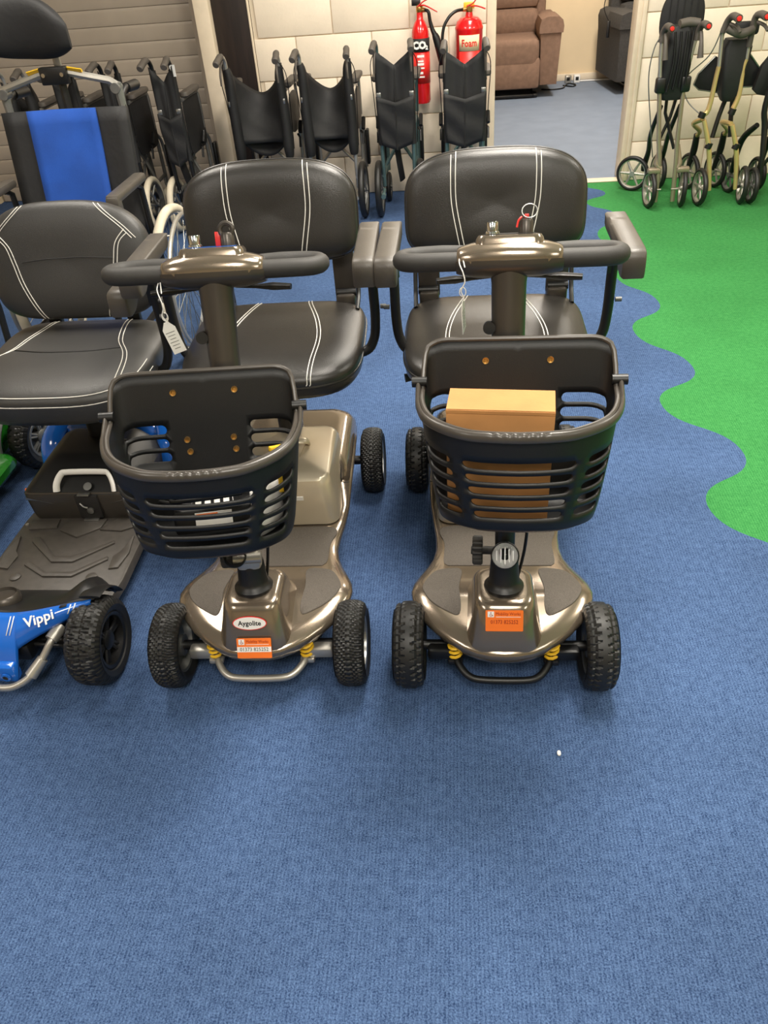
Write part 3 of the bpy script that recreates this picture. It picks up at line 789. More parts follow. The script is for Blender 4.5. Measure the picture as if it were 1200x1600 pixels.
    # lamp
    if not oval:
        hl = MB(TS @ TR(0, -.040, .135) @ RX(rad(62)))
        hl.lathe([(0, -.045), (.012, -.044), (.022, -.03), (.029, -.006), (.030, .004), (.0280, .006), (.0265, .002), (.020, -.012), (0, -.017)], 24); h = hl.build('headlamp', 'black', t)
        hl = MB(TS @ TR(0, -.040, .135) @ RX(rad(62))); hl.lathe([(0, -.012), (.014, -.008), (.022, -.002), (.0262, .004)], 24, caps=False); hl.build('reflector', 'reflector', h)
        hl = MB(TS @ TR(0, -.040, .135) @ RX(rad(62))); hl.lathe([(.0272, .004), (.026, .010), (.020, .017), (.010, .0205), (0, .0215)], 24, caps=False)
        hl.build('lens', 'lens', h)
        hl = MB(TS @ TR(0, -.040, .135) @ RX(rad(62)))
        for k in range(-2, 3): hl.box((k * .008, 0, .005), (.0022, .034 - abs(k) * .007, .004), b=.0006)
        hl.build('lens_rib', 'reflector', h)['kind'] = 'stuff'
        hb = MB(TS); hb.box((0, -.015, .13), (.02, .04, .03), b=.005); hb.build('lamp_bracket', 'black', h)
    else:
        hl = MB(TS @ TR(-.025, -.034, .136) @ RX(rad(62))); hl.lathe([(0, -.03), (.02, -.02), (.026, .004), (.024, .006), (.018, -.006), (0, -.012)], 24); h = hl.build('headlamp', 'black', t)
        hl = MB(TS @ TR(-.025, -.034, .136) @ RX(rad(62))); hl.lathe([(.0245, .004), (.018, .012), (0, .016)], 24, caps=False); hl.build('lens', 'lens', h)
    # head, grips
    R = []
    for x in (-.098, -.096, -.088, -.07, -.045, 0, .045, .07, .088, .096, .098):
        k = 1 - (abs(x) / .105) ** 4 * .35; e = .86 if abs(x) > .097 else 1
        cz = .722 + .006 * (1 - (x / .1) ** 2)
        R.append([(x, .018 + q[0] * k * e, cz + q[1] * k * e) for q in [sup(.054, .031, 2.6, 2 * PI * i / 32) for i in range(32)]])
    hd = MB(TS).rings(R).build('tiller_head', 'bronze', t, ang=50)
    # lower dark half of the head
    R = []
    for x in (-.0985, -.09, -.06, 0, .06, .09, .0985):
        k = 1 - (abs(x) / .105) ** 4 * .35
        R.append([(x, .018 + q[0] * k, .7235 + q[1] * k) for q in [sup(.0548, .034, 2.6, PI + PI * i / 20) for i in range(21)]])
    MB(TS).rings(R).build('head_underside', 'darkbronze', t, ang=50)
    cp = MB(TS); R = []
    for z, w, d in ((.748, .064, .040), (.760, .062, .039), (.766, .058, .036), (.767, .05, .03)):
        R.append([(x, y, z) for x, y in rrect(2 * w, 2 * d, .018, 6, 0, .020)])
    cp.rings(R); cpo = cp.build('control_panel', 'bronze', t, ang=40)
    dc = MB(TS); dc.prism(rrect(.092, .052, .01, 4, 0, .022), .7672, .7682); dc.build('panel_decal', 'blue' if oval else 'black', cpo)
    sd = MB(TS); sd.lathe([(0, .767), (.014, .767), (.0135, .772), (.011, .773), (.011, .788), (.010, .790), (0, .790)], 24, T=TR(-.032, .02, 0)); sd.build('speed_dial', 'chrome', t)
    ig = MB(TS); ig.lathe([(0, .767), (.014, .767), (.0135, .788), (.011, .792), (0, .792)], 24, T=TR(.030, .025, 0))
    if oval:
        ig.tube([(.030 + .012 * cos(a), .022, .797 + .012 * sin(a)) for a in (2 * PI * i / 20 for i in range(20))], .005, 8, closed=True)
    igo = ig.build('ignition_barrel', 'darkbronze', t)
    if oval:
        k = MB(TS); k.box((.012, .022, .781), (.010, .003, .026), b=.001); k.build('key_tag', 'redplastic', igo)
    else:
        k = MB(TS); k.tube([(.036 + .014 * cos(a), .022 + .004 * sin(a), .806 + .012 * sin(a)) for a in (2 * PI * i / 24 for i in range(24))], .0013, 6, closed=True); k.build('key_ring', 'steel', igo)
        k = MB(TS); k.tube([(.022, .018, .796), (.016, .014, .790), (.013, .012, .778)], .002, 6, sm=3); k.box((.031, .02, .797), (.008, .003, .008), b=.001); k.build('key_tag', 'redplastic', igo)
    for sg in (-1, 1):
        g = MB(TS)
        g.tube([(sg * .092, -.004, .722), (sg * .13, -.004, .722), (sg * .175, .0, .722), (sg * .198, .012, .723), (sg * .207, .038, .726), (sg * .200, .066, .729), (sg * .178, .082, .731), (sg * .13, .088, .732), (sg * .085, .086, .732), (sg * .06, .06, .73)], [.0175] * 8 + [.0155, .014], 16, sm=6)
        g.build('hand_grip', 'foam', t, ang=70)
        c = MB(TS); c.tube([(sg * .089, -.004, .722), (sg * .094, -.004, .722)], .0188, 18); c.build('grip_collar', 'steel' if oval else 'black', t)
        lv = MB(TS); lv.tube([(sg * .03, .06, .690), (sg * .07, .070, .686), (sg * .105, .074, .684), (sg * .142, .070, .682)], [(.004, .006), (.004, .007), (.008, .014), (.006, .011)], 10, sm=5, flat=(0, 0, 1)); lv.build('throttle_lever', 'black', t)
    ch = MB(TS); ch.lathe([(0, 0), (.012, 0), (.012, .02), (0, .02)], 14, T=TR(-.036, .0, .60) @ RX(PI / 2)); ch.build('charge_socket', 'black', t)
    seat(t, I, 'leather')
    for sg in (-1, 1): armrest(t, I, sg, xo=.272 if sg > 0 else .252)
    return t, TS
SR, TSR = scooter((.097, 1.212), 0.0, 'bronze mobility scooter with a cardboard box in its basket and a black front bumper', True, -.05, .018, .585, .268, 'blocks', False)
SL, TSL = scooter((-.462, 1.209), 0.03, 'bronze mobility scooter with a silver bumper and cables in its basket', False, .12, -.040, .543, .222, 'chevron', True)

# ------------------------------------------------------------------ things riding on the two bronze scooters
def to_world(root_loc, rz, T): return TR(root_loc[0], root_loc[1], 0) @ RZ4(rz) @ T
WR = to_world((.097, 1.212), 0.0, TSR); WL = to_world((-.462, 1.209), .03, TSL)
# cardboard box standing in the right basket
cbx = thing('cardboard_box', 'brown closed cardboard box standing in the right scooter basket', 'box', (0, 0, 0))
TBX = TR(.097, 1.212, 0) @ TR(-.022, -.018, .514) @ RZ4(-.095)
b = MB(TBX); b.box((0, 0, .1175), (.187, .074, .235), b=.0015); o = b.build('carton', 'cardboard', cbx)
b = MB(TBX)
b.box((0, 0, .2355), (.186, .073, .0012)); b.build('lid_flap', 'cardboard', cbx)
b = MB(TBX); b.box((0, -.0375, .2315), (.187, .0012, .006)); b.build('flap_edge', 'cardboard', cbx)
def price_tag(label, hang, drop, twist, s=1.0):
    t = thing('price_tag', label, 'tag', hang)
    st = MB(); st.tube([(0, 0, 0), (.004, -.004, -.018), (-.003, -.002, -.036), (.002, 0, -.05 * s), (0, 0, -drop)], .0012, 6, sm=5)
    st.tube([(.006 * cos(a), .002, -.040 + .009 * sin(a)) for a in (2 * PI * i / 14 for i in range(14))], .001, 5, closed=True)
    st.tube([(0, 0, 0), (-.006, .012, .012), (-.004, .03, .022), (0, .02, .018), (.004, .004, .006)], .0012, 5, sm=4); st.build('string', 'white', t)
    T = TR(0, 0, -drop) @ RZ4(twist) @ RY(rad(-12)) @ RX(PI / 2)
    c = MB(T); c.prism([(-.004, .002), (-.013, -.012), (-.013, -.066), (.013, -.066), (.013, -.012), (.004, .002)], -.0006, .0006); co = c.build('card', 'white', t)
    ln = MB(T)
    for k in range(6): ln.box((-.001, -.020 - k * .007, .0009), (.018 - (k % 3) * .003, .0011, .0003))
    ln.build('handwriting', 'greymetal', co)
    return t
price_tag('white card price tag on string hanging from the left grip of the silver bumper scooter', (-.462 - .104, 1.209 + .165, .885), .052, .35)
price_tag('white card price tag seen edge on, hanging from the scooter with the cardboard box', (.097 - .087, 1.212 + .185, .905), .058, 1.35)
# charger, leads and papers lying in the left basket
def lead(label, m, pts, r=.004):
    o = MB(WL).tube(pts, r, 8, sm=7).build('charger_lead', m); return tag(o, label, 'cable')
zb = .234
lead('black power lead coiled in the left scooter basket', 'black', [(-.140, -.10, zb + .06), (-.128, -.155, zb + .078), (-.04, -.195, zb + .078), (.03, -.185, zb + .082), (.05, -.12, zb + .085), (.0, -.09, zb + .082), (-.08, -.11, zb + .084), (-.11, -.165, zb + .082), (-.05, -.20, zb + .094), (.03, -.19, zb + .098)])
lead('grey power lead looped over the charger in the left basket', 'greymetal', [(-.12, -.08, zb + .09), (-.06, -.15, zb + .105), (-.01, -.18, zb + .115), (.035, -.16, zb + .122), (.03, -.12, zb + .13), (-.03, -.13, zb + .125), (-.06, -.17, zb + .115), (.01, -.19, zb + .11), (.05, -.15, zb + .108)], .003)
ch = thing('battery_charger', 'black battery charger with white label lying in the left scooter basket', 'charger', (0, 0, 0))
TC = WL @ TR(-.038, -.128, zb + .012) @ RZ4(.15)
b = MB(TC); b.box((0, 0, .028), (.15, .085, .05), b=.006); co = b.build('charger_body', 'black', ch)
b = MB(TC); b.box((.0, -.0432, .030), (.07, .001, .032)); b.box((0, 0, .0535), (.08, .05, .001)); b.build('rating_label', 'white', co)
b = MB(TC); b.box((-.012, -.0438, .040), (.04, .0006, .008)); b.build('label_stripe', 'orange', co)
b = MB(TC)
for i in range(7): b.box((-.054 + i * .018, 0, .0545), (.006, .07, .003))
b.build('cooling_fin', 'black', co)['kind'] = 'stuff'
pp = MB(WL); pp.grid(8, 6, lambda u, v: (-.040 + .134 - .048 * u * u, -.080 - .110 * u, zb + .004 + .095 * v)); tag(pp.build('booklet', 'white', None, solid=.004), 'white printed booklet standing against the side of the left scooter basket', 'booklet')
yt = MB(WL @ TR(.10, -.15, zb + .17) @ RZ4(.5)); yt.box((0, 0, 0), (.03, .012, .010), b=.002); yt.box((0, -.003, -.045), (.008, .004, .085)); tag(yt.build('label_tab', 'yellow'), 'small yellow plastic tab among cables in the left scooter basket', 'tab')

# ------------------------------------------------------------------ blue scooter
bs = thing('mobility_scooter', 'blue mobility scooter with black ribbed deck and charcoal seat at left', 'scooter', (-1.06, 1.21, 0))
I4 = Matrix.Identity(4)
dk = MB(); R = []
half = [(.150, .10), (.185, .14), (.192, .20), (.190, .30), (.187, .44), (.18, .50), (.18, .80)]
dkout = [(x, y) for x, y in half] + [(-x, y) for x, y in reversed(half)]
dk.prism(dkout, .085, .120, b=.006); deck = dk.build('floor_deck', 'deck', bs)
rb = MB()
def rib(pts, r=.0032, closed=False): rb.tube([(x, y, .1215) for x, y in pts], r, 8, sm=0, closed=closed)
def plate(poly, h=.006):
    mb = MB(); mb.prism(poly, .119, .120 + h, b=.002); return mb.build('raised_panel', 'deck', deck)
plate([(-.055, .445), (.06, .445), (.055, .405), (.0, .365), (-.06, .395)][::-1])
plate([(-.165, .445), (-.08, .445), (-.075, .408), (-.155, .40)][::-1])
plate([(.09, .445), (.165, .445), (.16, .415), (.12, .392), (.055, .398)][::-1])
plate([(.165, .37), (.175, .30), (.165, .24), (.14, .235), (.135, .285), (.15, .305)][::-1])
plate([(-.165, .37), (-.175, .30), (-.165, .24), (-.14, .235), (-.135, .285), (-.15, .305)][::-1])
plate([(-.125, .365), (-.105, .365), (-.03, .285), (.02, .285), (.115, .350), (.12, .34), (.03, .262), (-.03, .262), (-.12, .345)][::-1], .006)
plate([(-.10, .25), (-.09, .262), (-.03, .222), (.045, .222), (.12, .285), (.125, .272), (.05, .205), (-.03, .205)][::-1], .006)
for sg in (-1, 1):
    pl_ = MB(); pl_.lathe([(0, .12), (.014, .12), (.015, .124), (.011, .126), (0, .126)], 20, T=TR(sg * .105, .205, 0)); pl_.build('deck_cap', 'deck', deck)
    pl_ = MB(); pl_.lathe([(0, .12), (.005, .12), (.005, .124), (0, .124)], 12, T=TR(sg * .172, .425, 0)); pl_.build('screw', 'silver', deck)
# black saddle behind the blue nose, with fender arches over the wheels
def nose(u, w):
    # u -1..1 across, w 0..1 from deck to blue edge
    x = u * .212; ax_ = abs(u)
    z1 = .202 + .020 * ax_ ** 2 - .004 * cos(ax_ * PI * 1.5)
    y1 = .0 + .022 * ax_ ** 2
    z0 = .128 + .062 * math.exp(-((ax_ - .80) / .20) ** 2)
    y0 = .150 - .03 * ax_ ** 3
    k = w; y = y0 + (y1 - y0) * k; zz = z0 + (z1 - z0) * k + .022 * sin(PI * k) * (.3 + ax_ * .9)
    return (x, y, zz)
nb = MB(); nb.grid(41, 12, lambda u, v: nose(u * 2 - 1, v)); nb.build('front_saddle', 'black', bs, solid=.004, off=-1)
def arch(sg):
    a = MB(); P = []
    for i in range(15):
        t = rad(22 + 62 * i / 14); P.append((sg * .205, .005 + .124 * cos(t), .112 + .120 * sin(t)))
    a.tube(P, [(.026, .004)] * 15, 10, flat=(1, 0, 0)); a.build('wheel_arch', 'black', bs)
for sg in (-1, 1): arch(sg)
def bl(u, w):
    ax_ = abs(u); x = u * .205
    z1 = .202 + .020 * ax_ ** 2 - .004 * cos(ax_ * PI * 1.5); y1 = .0 + .022 * ax_ ** 2
    kx = min(1, ax_ / .155)
    if ax_ > .155: q = (ax_ - .155) / .845; z0 = .135 + .062 * q ** .8; y0 = -.058 + .080 * q ** 1.0
    else: z0, y0 = .078 + .0 * ax_, -.098
    y = y1 + (y0 - y1) * w; z = z1 + (z0 - z1) * w
    bulge = .016 * sin(PI * min(1, w)) * (1 - .4 * ax_)
    return (x, y - bulge * .8, z + bulge * .7)
us = [-1, -.93, -.86, -.78, -.7, -.6, -.5, -.4, -.3, -.22, -.158, -.152, -.1, -.05, 0, .05, .1, .152, .158, .22, .3, .4, .5, .6, .7, .78, .86, .93, 1]
bn = MB(); v = [bl(u, j / 9) for j in range(10) for u in us]; n = len(us)
bn.add(v, [(j * n + i, j * n + i + 1, (j + 1) * n + i + 1, (j + 1) * n + i) for j in range(9) for i in range(n - 1)])
nose_o = bn.build('front_shroud', 'blue', bs, solid=.004, off=-1)
kl = MB(); kl.box((0, -.088, .095), (.062, .03, .05), b=.008); kl.lathe([(0, 0), (.012, 0), (.012, .004), (.007, .005), (.006, .002), (0, .002)], 18, T=TR(.008, -.104, .092) @ RX(PI / 2)); kl.build('nose_block', 'blue', bs)
kl = MB(); kl.lathe([(0, 0), (.0065, 0), (.0065, .004), (0, .005)], 14, T=TR(.008, -.1045, .092) @ RX(PI / 2)); kl.build('nose_bolt', 'black', bs)
def on_nose(u, w, up=.0025):
    p = Vector(bl(u, w)); du = Vector(bl(u + .01, w)) - Vector(bl(u - .01, w)); dw = Vector(bl(u, w - .02)) - Vector(bl(u, w + .02))
    T = frame_T(p, du, dw); return T @ TR(0, 0, up)
text('Vippi', .034, on_nose(.44, .40, .004) , 'white', nose_o, bold=.0006, sx=1.05)
def flash(m, pts):
    s_ = MB(); P = [on_nose(u, w, .003).translation for u, w in pts]; s_.add(P, [tuple(range(len(P)))]); s_.build('decal', m, nose_o, solid=.0006)
for d in (0, .05): flash('white', [(.78 + d, .14), (.795 + d, .14), (.755 + d, .62), (.742 + d, .62)])
flash('ink', [(.66, .06), (.74, .06), (.735, .20), (.655, .20)])
for d in (0, .05): flash('white', [(.06 + d * .8, .06), (.072 + d * .8, .06), (.05 + d * .8, .34), (.04 + d * .8, .34)])
for sg in (-1, 1):
    wheel(bs, .108, .086, 'shoe', TR(sg * .198, 0, .108) @ RX(.5), 'black', 6, sg)
    wheel(bs, .108, .080, 'shoe', TR(sg * .20, .78, .108) @ RX(.5), 'black', 6, sg)
b = MB(); b.tube([(.118, -.010, .155), (.108, -.04, .145), (.090, -.065, .118), (.062, -.098, .088), (.03, -.115, .074), (0, -.119, .071), (-.03, -.115, .074), (-.062, -.098, .088), (-.090, -.065, .118), (-.108, -.04, .145), (-.118, -.010, .155)], .0088, 12, sm=5); bmp = b.build('bumper', 'silver', bs)
for sg in (-1, 1):
    b = MB(); b.tube([(sg * .122, -.004, .158), (sg * .108, -.038, .148)], [.017, .015], 14); b.tube([(sg * .090, -.068, .116), (sg * .064, -.097, .089)], [.0125, .0145], 14); b.build('bumper_sleeve', 'silver', bmp)
b = MB(); b.cyl((-.17, 0, .108), (.17, 0, .108), .012); b.cyl((.04, -.02, .115), (.155, -.02, .105), .007); b.cyl((-.04, -.02, .115), (-.155, -.02, .105), .007); b.box((0, 0, .11), (.1, .1, .05), b=.01); b.build('axle', 'black', bs)
# battery box
R = []
for z, w, y0, y1, r in ((.118, .160, .455, .72, .02), (.135, .164, .452, .72, .02), (.205, .168, .448, .72, .022), (.213, .164, .453, .715, .02)):
    R.append([(x, y, z) for x, y in rrect(2 * w, y1 - y0, r, 5, 0, (y0 + y1) / 2)])
bbx = MB().rings(R).build('battery_box', 'darkbronze', bs, ang=40)
R = []
for z, w, y0, y1, r in ((.208, .168, .449, .72, .022), (.218, .160, .462, .72, .022), (.262, .120, .53, .71, .03), (.272, .105, .555, .70, .03), (.274, .09, .57, .69, .02)):
    R.append([(x, y, z) for x, y in rrect(2 * w, y1 - y0, r, 5, 0, (y0 + y1) / 2)])
MB().rings(R).build('battery_lid', 'black', bbx, ang=40)
hd = MB(); hd.tube([(-.062, .452, .218), (-.060, .462, .238), (-.048, .478, .258), (-.03, .484, .262), (.07, .484, .262), (.09, .478, .258), (.102, .462, .238), (.104, .452, .218)], [(.010, .006)] * 8, 10, sm=5); hd.build('carry_handle', 'white', bbx)
hd = MB(); hd.box((.02, .4455, .170), (.066, .008, .078), b=.002); hd.build('latch_recess', 'ink', bbx)
hd = MB(); hd.box((.018, .440, .128), (.044, .014, .006), b=.002); hd.box((.018, .443, .214), (.034, .016, .005), b=.0015); hd.lathe([(0, 0), (.010, 0), (.010, .006), (.005, .008), (0, .008)], 14, T=TR(.024, .442, .160) @ RX(PI / 2)); hd.tube([(.0, .440, .185), (.01, .436, .176), (.02, .437, .172)], .003, 6, sm=4); hd.build('latch', 'steel', bbx)
hd = MB(); hd.lathe([(0, 0), (.012, 0), (.012, .001), (.0095, .0012), (.0095, .0005), (0, .0005)], 24, T=TR(.028, .4605, .229) @ RX(rad(35))); hd.build('emblem', 'greymetal', bbx)
for sg in (-1, 1):
    hd = MB(); hd.prism([(sg * x, z) for x, z in ((.158, .203), (.142, .198), (.085, .180), (.12, .190), (.158, .195))][::sg], 0, .0012, T=Matrix(((1, 0, 0, 0), (0, 0, 1, .4455), (0, 1, 0, 0), (0, 0, 0, 1)))); hd.build('chrome_flash', 'steel', bbx)
    am = MB(); am.lathe([(0, 0), (.020, 0), (.019, .005), (0, .007)], 20, T=TR(sg * .169, .482, .188) @ RZ4(-sg * .5) @ RY(sg * PI / 2)); am.build('amber_reflector', 'amber', bbx)
for y in (.60, .63): vt = MB(); vt.box((.06, y, .2745), (.07, .004, .002)); vt.build('vent_slot', 'greymetal', bbx)
# blue rear shroud
R = []
for z, w, y0, y1, r in ((.10, .185, .745, .96, .06), (.16, .192, .735, .965, .07), (.22, .188, .728, .96, .07), (.255, .172, .735, .94, .06), (.270, .14, .755, .92, .05)):
    R.append([(x, y, z) for x, y in rrect(2 * w, y1 - y0, r, 6, 0, (y0 + y1) / 2)])
rs = MB().rings(R).build('rear_shroud', 'blue', bs, ang=60)
for sg in (-1, 1):
    fd = MB(); fd.tube([(sg * .19, .665, .085), (sg * .19, .672, .15), (sg * .185, .70, .215), (sg * .17, .75, .25), (sg * .12, .80, .265)], [(.022, .008), (.028, .014), (.034, .02), (.034, .02), (.02, .01)], 14, sm=5, flat=(1, 0, 0)); fd.build('rear_fender', 'blue', bs)
# collar where the folded tiller sits
b = MB(TR(-.042, .06, .178) @ RX(-rad(12))); b.lathe([(0, -.02), (.036, -.02), (.040, .0), (.038, .014), (.032, .020), (.030, .012), (0, .010)], 28); b.build('tiller_collar', 'darkbronze', bs)
TSeat = TR(0, .02, -.038)
def seat_blue():
    a, b_, h, th = .240, .228, .040, .062
    T = TSeat @ TR(0, .625, .555) @ RX(rad(2))
    mb = MB(); cushion(mb, a, b_, h, th, 5, 3.4, T); sc = mb.build('seat_cushion', 'leather2', bs, ang=70)
    for sg in (-1, 1):
        st = MB()
        for d in (0, .011):
            stitch(st, [(sg * (.105 + d), .215), (sg * (.112 + d), .14), (sg * (.135 + d), .07), (sg * (.155 + d * .8), .01), (sg * (.20 + d * .6), -.02 - d), (sg * .237, -.035 - d)] if sg < 0 else [(.105 + d, .215), (.112 + d, .14), (.13 + d, .05), (.165 + d, -.02), (.180 + d, -.09), (.185 + d, -.195)], a, b_, h, 5, 3.4, T)
        st.build('stitching', 'stitch', sc)
    for k, z in ((.955, None), (1.0, -.004)):
        st = MB(); pts = []
        for i in range(60):
            x, y = sup(a, b_, 3.4, PI + PI * (i + .5) / 60)
            pts.append(T @ Vector((x * k, y * k, (cush_z(x * k, y * k, a, b_, h, 5, 3.4) if z is None else z) + .0008)))
        st.tube(pts, .0013, 5); st.build('stitching', 'stitch', sc)
    sm = MB(); stitch(sm, [(-.152, .005), (-.08, -.012), (0, -.016), (.08, -.012), (.15, .005)], a, b_, h, 5, 3.4, T, r=.0018); sm.build('seam', 'black', sc)
    a2, b2, h2, th2 = .232, .155, .035, .035
    TB = TSeat @ TR(0, .795, .776) @ RX(rad(90 - 14))
    mb = MB(); cushion(mb, a2, b2, h2, th2, 2.7, 4.5, TB, p=4.5, dip=.004); bk = mb.build('backrest', 'leather2', bs, ang=70)
    for sg in (-1, 1):
        st = MB()
        for d in (0, .010):
            stitch(st, [(sg * (.098 + d), .148), (sg * (.122 + d), .125), (sg * (.165 + d), .088), (sg * (.195 + d), .055)], a2, b2, h2, 2.7, 4.5, TB, 4.5, .004)
            stitch(st, [(sg * (.178 + d * .5), .078 - d), (sg * (.150 + d), .045), (sg * (.138 + d), -.0), (sg * (.125 + d), -.06), (sg * (.09 + d), -.15)], a2, b2, h2, 2.7, 4.5, TB, 4.5, .004)
        st.build('stitching', 'stitch', bk)
    sm = MB(); stitch(sm, [(-.12, .004), (-.06, .010), (0, .012), (.06, .012), (.138, .008)], a2, b2, h2, 2.7, 4.5, TB, 4.5, .004, r=.0016); sm.build('seam', 'black', bk)
    for sg in (-1, 1):
        hg = MB(TSeat); hg.box((sg * .12, .835, .60), (.04, .02, .12), b=.005); hg.build('hinge', 'black', bs)
    ps = MB(TSeat); ps.lathe([(.036, .30), (.036, .40), (.028, .405), (.028, .465), (.05, .468), (.05, .478)], 24, T=TR(0, .66, 0)); ps.box((0, .63, .476), (.30, .30, .012), b=.004); ps.build('seat_post', 'black', bs)
seat_blue()
for sg in (-1, 1): armrest(bs, TR(0, .035, -.055), sg, 'armpad', top=.845, xo=.276)

# ------------------------------------------------------------------ green scooter, just inside the left edge
gs = thing('mobility_scooter', 'green mobility scooter behind the blue one, cut off by the left edge', 'scooter', (-1.66, 1.40, 0))
R = []
for z, w, y0, y1, r in ((.09, .225, .0, .62, .06), (.12, .250, -.01, .60, .07), (.140, .248, -.01, .58, .06), (.146, .235, .0, .57, .06)):
    R.append([(x, y, z) for x, y in rrect(2 * w, y1 - y0, r, 6, 0, (y0 + y1) / 2)])
MB().rings(R).build('body_shell', 'green_gloss', gs, ang=40)
b = MB(); b.prism(rrect(.38, .46, .05, 6, 0, .28), .145, .150, b=.002); b.build('floor_mat', 'black', gs)
R = []
for z, w, y0, y1, r in ((.10, .15, .60, .90, .05), (.26, .15, .62, .90, .06), (.30, .12, .66, .87, .05)):
    R.append([(x, y, z) for x, y in rrect(2 * w, y1 - y0, r, 6, 0, (y0 + y1) / 2)])
MB().rings(R).build('rear_cowl', 'green_gloss', gs, ang=40)
for sg in (-1, 1):
    wheel(gs, .112, .075, 'blocks', TR(sg * .232, .735, .112) @ RZ4(-.25 * sg), 'greymetal', 6, sg)
    wheel(gs, .112, .075, 'blocks', TR(sg * .20, .06, .112), 'greymetal', 6, sg)
    f = MB(); f.tube([(sg * .165, .585, .10), (sg * .168, .60, .17), (sg * .172, .66, .225), (sg * .175, .735, .245), (sg * .175, .81, .225), (sg * .17, .87, .16)], [(.020, .012)] * 6, 12, sm=6, flat=(1, 0, 0)); f.build('wheel_fender', 'greymetal', gs)
    for z in (.13, .17): bt = MB(); bt.cyl((sg * .14, .585, z), (sg * .14, .573, z), .009, 12); bt.build('fender_bolt', 'chrome', gs)
for y_ in (.735, .06): b = MB(); b.cyl((-.2, y_, .112), (.2, y_, .112), .014); b.build('axle', 'black', gs)
b = MB(TR(0, .03, .14) @ RX(-rad(18))); b.tube([(0, 0, 0), (0, 0, .1), (0, 0, .66)], [.05, .032, .03], 16); b.build('tiller_column', 'black', gs)
b = MB(TR(0, .03, .14) @ RX(-rad(18))); b.box((0, 0, .70), (.16, .10, .06), b=.014); b.build('tiller_head', 'green_gloss', gs)

# ------------------------------------------------------------------ wheelchairs
def spoked(parent, R, tr, T, tyre_m, name='wheel', spokes=0, hand=0, face=1):
    w = MB(T); w.lathe([(R - tr + tr * cos(a), tr * 1.05 * sin(a)) for a in (2 * PI * i / 12 for i in range(12))], 48, T=RY(PI / 2), closed=True); wo = w.build(name, tyre_m, parent)
    r = MB(T); r.lathe([(R - tr * 2.2, -tr * .7), (R - tr * 1.7, -tr * .8), (R - tr * 1.7, tr * .8), (R - tr * 2.2, tr * .7)], 40, T=RY(PI / 2), closed=True)
    r.cyl((-tr * 1.4, 0, 0), (tr * 1.4, 0, 0), max(.012, R * .07), 14)
    if spokes:
        for k in range(spokes):
            a = 2 * PI * k / spokes; s = (-1) ** k
            r.tube([(s * tr, .02 * cos(a + .8), .02 * sin(a + .8)), (0, (R - tr * 1.9) * cos(a), (R - tr * 1.9) * sin(a))], .0016 if R > .2 else .006, 5)
    r.build('rim', 'steel' if spokes > 8 else 'greymetal', wo)
    if hand:
        h = MB(T); h.lathe([(R * .87 + .009 * cos(a), face * .045 + .009 * sin(a)) for a in (2 * PI * i / 8 for i in range(8))], 48, T=RY(PI / 2), closed=True)
        for k in range(6): a = 2 * PI * k / 6; h.cyl((face * .045, R * .87 * cos(a), R * .87 * sin(a)), (face * tr * .8, (R - tr * 2) * cos(a), (R - tr * 2) * sin(a)), .004, 6)
        h.build('hand_rim', hand, wo)
    return wo
